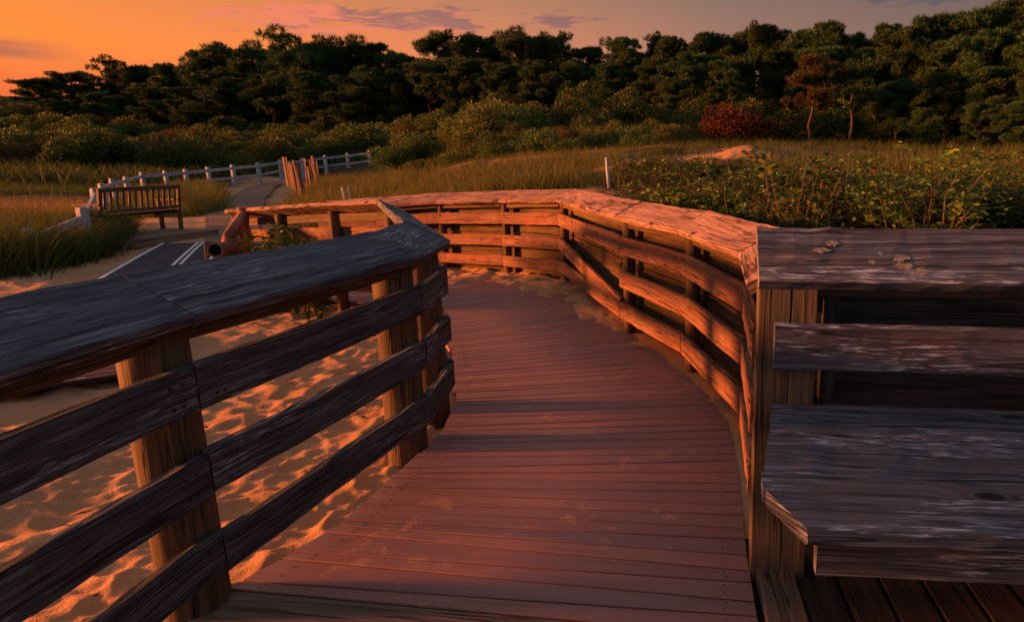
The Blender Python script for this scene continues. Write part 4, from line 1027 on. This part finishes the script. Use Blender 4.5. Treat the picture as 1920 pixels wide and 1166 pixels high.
for row, (d, top, n) in enumerate(((4.6, 30, 8), (5.4, 24, 12), (6.3, 16, 15), (7.4, 10, 17), (8.8, 4, 18), (10.4, 0, 18), (12.2, -4, 16))):
    for i in range(n):
        px = 1180 + (i + random.uniform(.1, .9)) * 800 / n
        top_y = np.interp(px, [1150, 1250, 1400, 1500, 1700, 1950], [366, 356, 342, 312, 308, 318]) + top + random.uniform(-16, 22)
        dd_ = d * random.uniform(.93, 1.07); tp = at_d(px, top_y, dd_)
        dq, sq = seg_dist(np.array([tp.x]), np.array([tp.y]), WALLP)
        if sq[0] > 0 or dq[0] < .75: continue
        g = gz(tp.x, tp.y); sz = max(.4, min(1.6, (tp.z - g) * random.uniform(.72, 1.12)))
        rose(tp.x, tp.y, random.uniform(.85, 1.2), sz)

# ---- grass
def grass(name, label, pts, hs, wid, matl, lean=.45, heads=False, bands=3, cent=None):
    """one mesh of curved blades standing on pts"""
    n = len(pts); P = np.asarray(pts, float); hs = np.broadcast_to(hs, (n,))
    a = rng.uniform(0, 2 * np.pi, n)
    if cent is not None: a = np.arctan2(P[:, 1] - cent[:, 1], P[:, 0] - cent[:, 0]) + rng.normal(0, .5, n)
    dirx = np.cos(a); diry = np.sin(a); ln = np.abs(rng.normal(lean, .22, n)) * hs
    fa = rng.uniform(0, np.pi, n); sx = np.cos(fa) * wid * .5; sy = np.sin(fa) * wid * .5
    V = []
    for k in range(bands + 1):
        q = k / bands; c = np.stack([P[:, 0] + dirx * ln * q ** 2, P[:, 1] + diry * ln * q ** 2, P[:, 2] + hs * q * (1 - .18 * q * (ln / hs))], -1)
        tw = (1 - q * .9); o = np.stack([sx * tw, sy * tw, np.zeros(n)], -1); V += [c - o, c + o]
    V = np.stack(V, 1); F = []
    b = np.arange(n)[:, None] * (2 * bands + 2)
    for k in range(bands): F.append(np.stack([b[:, 0] + 2 * k, b[:, 0] + 2 * k + 1, b[:, 0] + 2 * k + 3, b[:, 0] + 2 * k + 2], -1))
    F = np.concatenate(F)
    o = link(name, arr_mesh(name, V.reshape(-1, 3), F, matl)); tag(o, label, 'grass', kind='stuff'); return o
rng = np.random.default_rng(77)
def scatter(fn, n, clump=.0, per=14):
    """points by image bearing/depth: fn returns (px, d); clumped when clump > 0"""
    out = []
    m_ = n // per if clump else n
    for _ in range(m_):
        px, d = fn(); p = at_d(px, 300, d)
        if clump:
            for __ in range(per): out.append((p.x + random.gauss(0, clump), p.y + random.gauss(0, clump)))
        else: out.append((p.x, p.y))
    A = np.array(out); dw, sw = seg_dist(A[:, 0], A[:, 1], WALLP); okm = (sw < 0) & (dw > .6) | (A[:, 0] < -8.0 - .0 * A[:, 1]) & (sw > 0)
    return A
def on_ground(A): return np.stack([A[:, 0], A[:, 1], ground(A[:, 0], A[:, 1]) - .02], -1)
random.seed(3)
def tussocks(C, lo, hi, r0=.05, r1=.16, hvar=.5):
    # C: centres; gives blades, their centres and their heights, every tussock with its own size
    P = []; Q = []; H = []
    for x, y in C:
        k = rng.uniform(0, 1) ** 1.3; n = int(lo + (hi - lo) * k); r = r0 + (r1 - r0) * k
        o = rng.normal(0, r, (n, 2)); P.append(o + (x, y)); Q.append(np.tile((x, y), (n, 1))); d = np.hypot(o[:, 0], o[:, 1]) / r
        H.append((.55 + .45 * k) * rng.uniform(1 - hvar, 1., n) * np.exp(-.08 * d * d))
    return np.concatenate(P), np.concatenate(Q), np.concatenate(H)
def outside(A, m_=.7):
    dw, sw = seg_dist(A[:, 0], A[:, 1], WALLP); return A[(sw < 0) & (dw > m_)]
U = random.uniform
A = outside(scatter(lambda: (U(520, 1330), 10.5 * (2.45 ** U(0, 1))), 1900)); V_ = vnoise(A[:, 0], A[:, 1], 1.4, 91)
A = A[V_ > .30]
def thin(A):
    b_ = np.arctan2(A[:, 0], A[:, 1]); d_ = A[:, 1]; lo_, hi_ = [math.atan2(at_d(q, 300, 10).x, 10) for q in (1165, 1420)]
    return A[~((b_ > lo_) & (b_ < hi_) & (d_ < 20.5)) | (rng.random(len(A)) < .07)]
A = thin(A)
for (x, y, r_) in [(*at_d(1300, 295, 19.5).xy, 1.7), (*at_d(1200, 318, 16.5).xy, 1.5), (*at_d(1420, 300, 18.5).xy, 1.2), (*at_d(1010, 330, 15.5).xy, .9)]:
    A = A[(np.hypot(A[:, 0] - x, A[:, 1] - y) > r_) | (rng.random(len(A)) < .12)]
P_, Q_, H_ = tussocks(A, 9, 38, .06, .24); ph = on_ground(P_)
grass('beach_grass', 'yellow green beach grass covering the dune behind the railing', ph, H_ * .66, .018, M['grass'], .5, cent=Q_)
A = outside(scatter(lambda: (U(515, 760), 15 * (2.2 ** U(0, 1))), 900), .9); P_, Q_, H_ = tussocks(A, 10, 34, .06, .22); ph = on_ground(P_)
grass('beach_grass', 'long grass on the slope beside the plank path', ph, H_ * .95, .02, M['grass'], .5, cent=Q_)
A = thin(outside(scatter(lambda: (U(1150, 1960), 11 * (2.9 ** U(0, 1))), 26000, .2, 16), .8)); ph = on_ground(A)
grass('beach_grass', 'dull green grass on the flat between the roses and the pine wood', ph, rng.uniform(.2, .5, len(ph)) * (.5 + vnoise(ph[:, 0], ph[:, 1], 1.1, 93)), .018, M['grass_green'])
A = outside(scatter(lambda: (U(1440, 1960), 5.5 * (2.4 ** U(0, 1))), 170), .9); P_, Q_, H_ = tussocks(A, 4, 16, .05, .16); ph = on_ground(P_)
grass('beach_grass', 'thin dry grass standing among the wild roses', ph, H_ * 1.1, .009, M['grass'], .35, cent=Q_)
# left clumps
def left_pts(n):
    out = []
    for _ in range(n):
        px = U(-160, 200); d = U(8.4, 15)
        lim = np.interp(px, [-160, 0, 90, 150, 205, 230], [8.3, 8.5, 9.3, 10.5, 12.6, 14.])
        if d < lim: continue
        p = at_d(px, 300, d)
        out.append((p.x, p.y))
    return np.array(out)
P_, Q_, H_ = tussocks(left_pts(1900), 14, 60, .05, .2); ph = on_ground(P_); grass('beach_grass', 'thick green beach grass clump left of the mat', ph, H_ * 1.08, .016, M['grass_green'], .65, cent=Q_)
A = scatter(lambda: (U(-60, 138), U(11.5, 17)), 3200, .16, 12); ph = on_ground(A); grass('beach_grass', 'tall golden grass with seed heads behind the green clump', ph, rng.uniform(.4, 1.0, len(ph)), .013, M['grass_gold'], .3)
P_, Q_, H_ = tussocks(scatter(lambda: (U(195, 385), U(19, 28)), 420), 12, 40, .06, .25); ph = on_ground(P_); grass('beach_grass', 'sunlit grass behind the garden bench', ph, H_ * .9, .022, M['grass'], .5, cent=Q_)
A = scatter(lambda: (U(310, 405), U(20, 31)), 6000, .18, 16); ph = on_ground(A); grass('beach_grass', 'grass tufts along the left edge of the plank path', ph, rng.uniform(.4, .75, len(ph)), .022, M['grass'])
A = scatter(lambda: (U(-100, 250), U(27, 38)), 14000, .3, 14); ph = on_ground(A); grass('beach_grass', 'dim green grass between the white fence and the thicket', ph, rng.uniform(.25, .5, len(ph)), .018, M['grass_green'])
A = scatter(lambda: (U(-100, 1250), 30 * (2.6 ** U(0, 1))), 60000, .5, 14)
A = A[(A[:, 0] < -26) | (A[:, 1] > 44) | (A[:, 0] > -12)]; ph = on_ground(A); grass('ground_cover', 'low dark growth filling the gaps of the hillside thicket', ph, rng.uniform(.5, 1.2, len(ph)), .09, M['olive'], .6)

# ---- weeds by the inner side of the far railing, seedlings on the sand drift
def weeds():
    root = None
    for i, (px, d_) in enumerate(((478, 6.7), (503, 6.5), (522, 6.35), (542, 6.2), (562, 6.05), (585, 5.9))):
        b = at_d(px, 470, d_); b.z = gz(b.x, b.y) - .02; st = MB(); C = []; D = []
        for s in range(15):
            a = U(0, 6.28); L = U(.12, .26); h = U(.45, .95) * (.75 if i in (0, 5) else 1); e = b + Vector((math.cos(a) * L, math.sin(a) * L, h)); m_ = b.lerp(e, .6) + Vector((0, 0, .08))
            st.tube([b, m_, e], [.006, .005, .002], 4)
            for j in range(44):
                k = U(.25, 1); p = b.lerp(m_, k / .6) if k < .6 else m_.lerp(e, (k - .6) / .4); C.append(p + Vector((random.gauss(0, .015), random.gauss(0, .015), 0))); D.append(Vector((random.gauss(0, 1), random.gauss(0, 1), random.gauss(.5, .6))).normalized())
        Vv, F = leaf_quads(np.array([tuple(c - b) for c in C]), np.array([tuple(d) for d in D]), rng.uniform(.05, .12, len(C)), .26)
        r_ = empty('weed', tuple(b), 'green leafy weed growing on the sand in front of the far railing', 'plant', 'weeds in front of the far railing')
        st.build('stems', M['weed_leaf'], r_); link('foliage', arr_mesh('weed_foliage', Vv, F, M['weed_leaf']), r_)
weeds()

# dark bits of leaf and twig lying about on the sand
def litter():
    C = []; D = []; mb = MB()
    for _ in range(420):
        x, y = U(-4.6, -1.6), U(1.0, 7.0)
        C.append((x, y, gz(x, y) + .045)); a = U(0, 6.28); D.append((math.cos(a), math.sin(a), random.gauss(0, .2)))
    V, F = leaf_quads(np.array(C), np.array(D) / np.linalg.norm(D, axis=1, keepdims=True), *(lambda z: (z, np.where(z < .035, .45, .09)[:, None]))(rng.choice([.014, .02, .03, .06, .11], len(C))))
    tag(link('leaf_litter', arr_mesh('leaf_litter', V, F, M['dead_leaf'])), 'dark scraps of leaf and twig scattered on the sand', 'litter', kind='stuff')
litter()
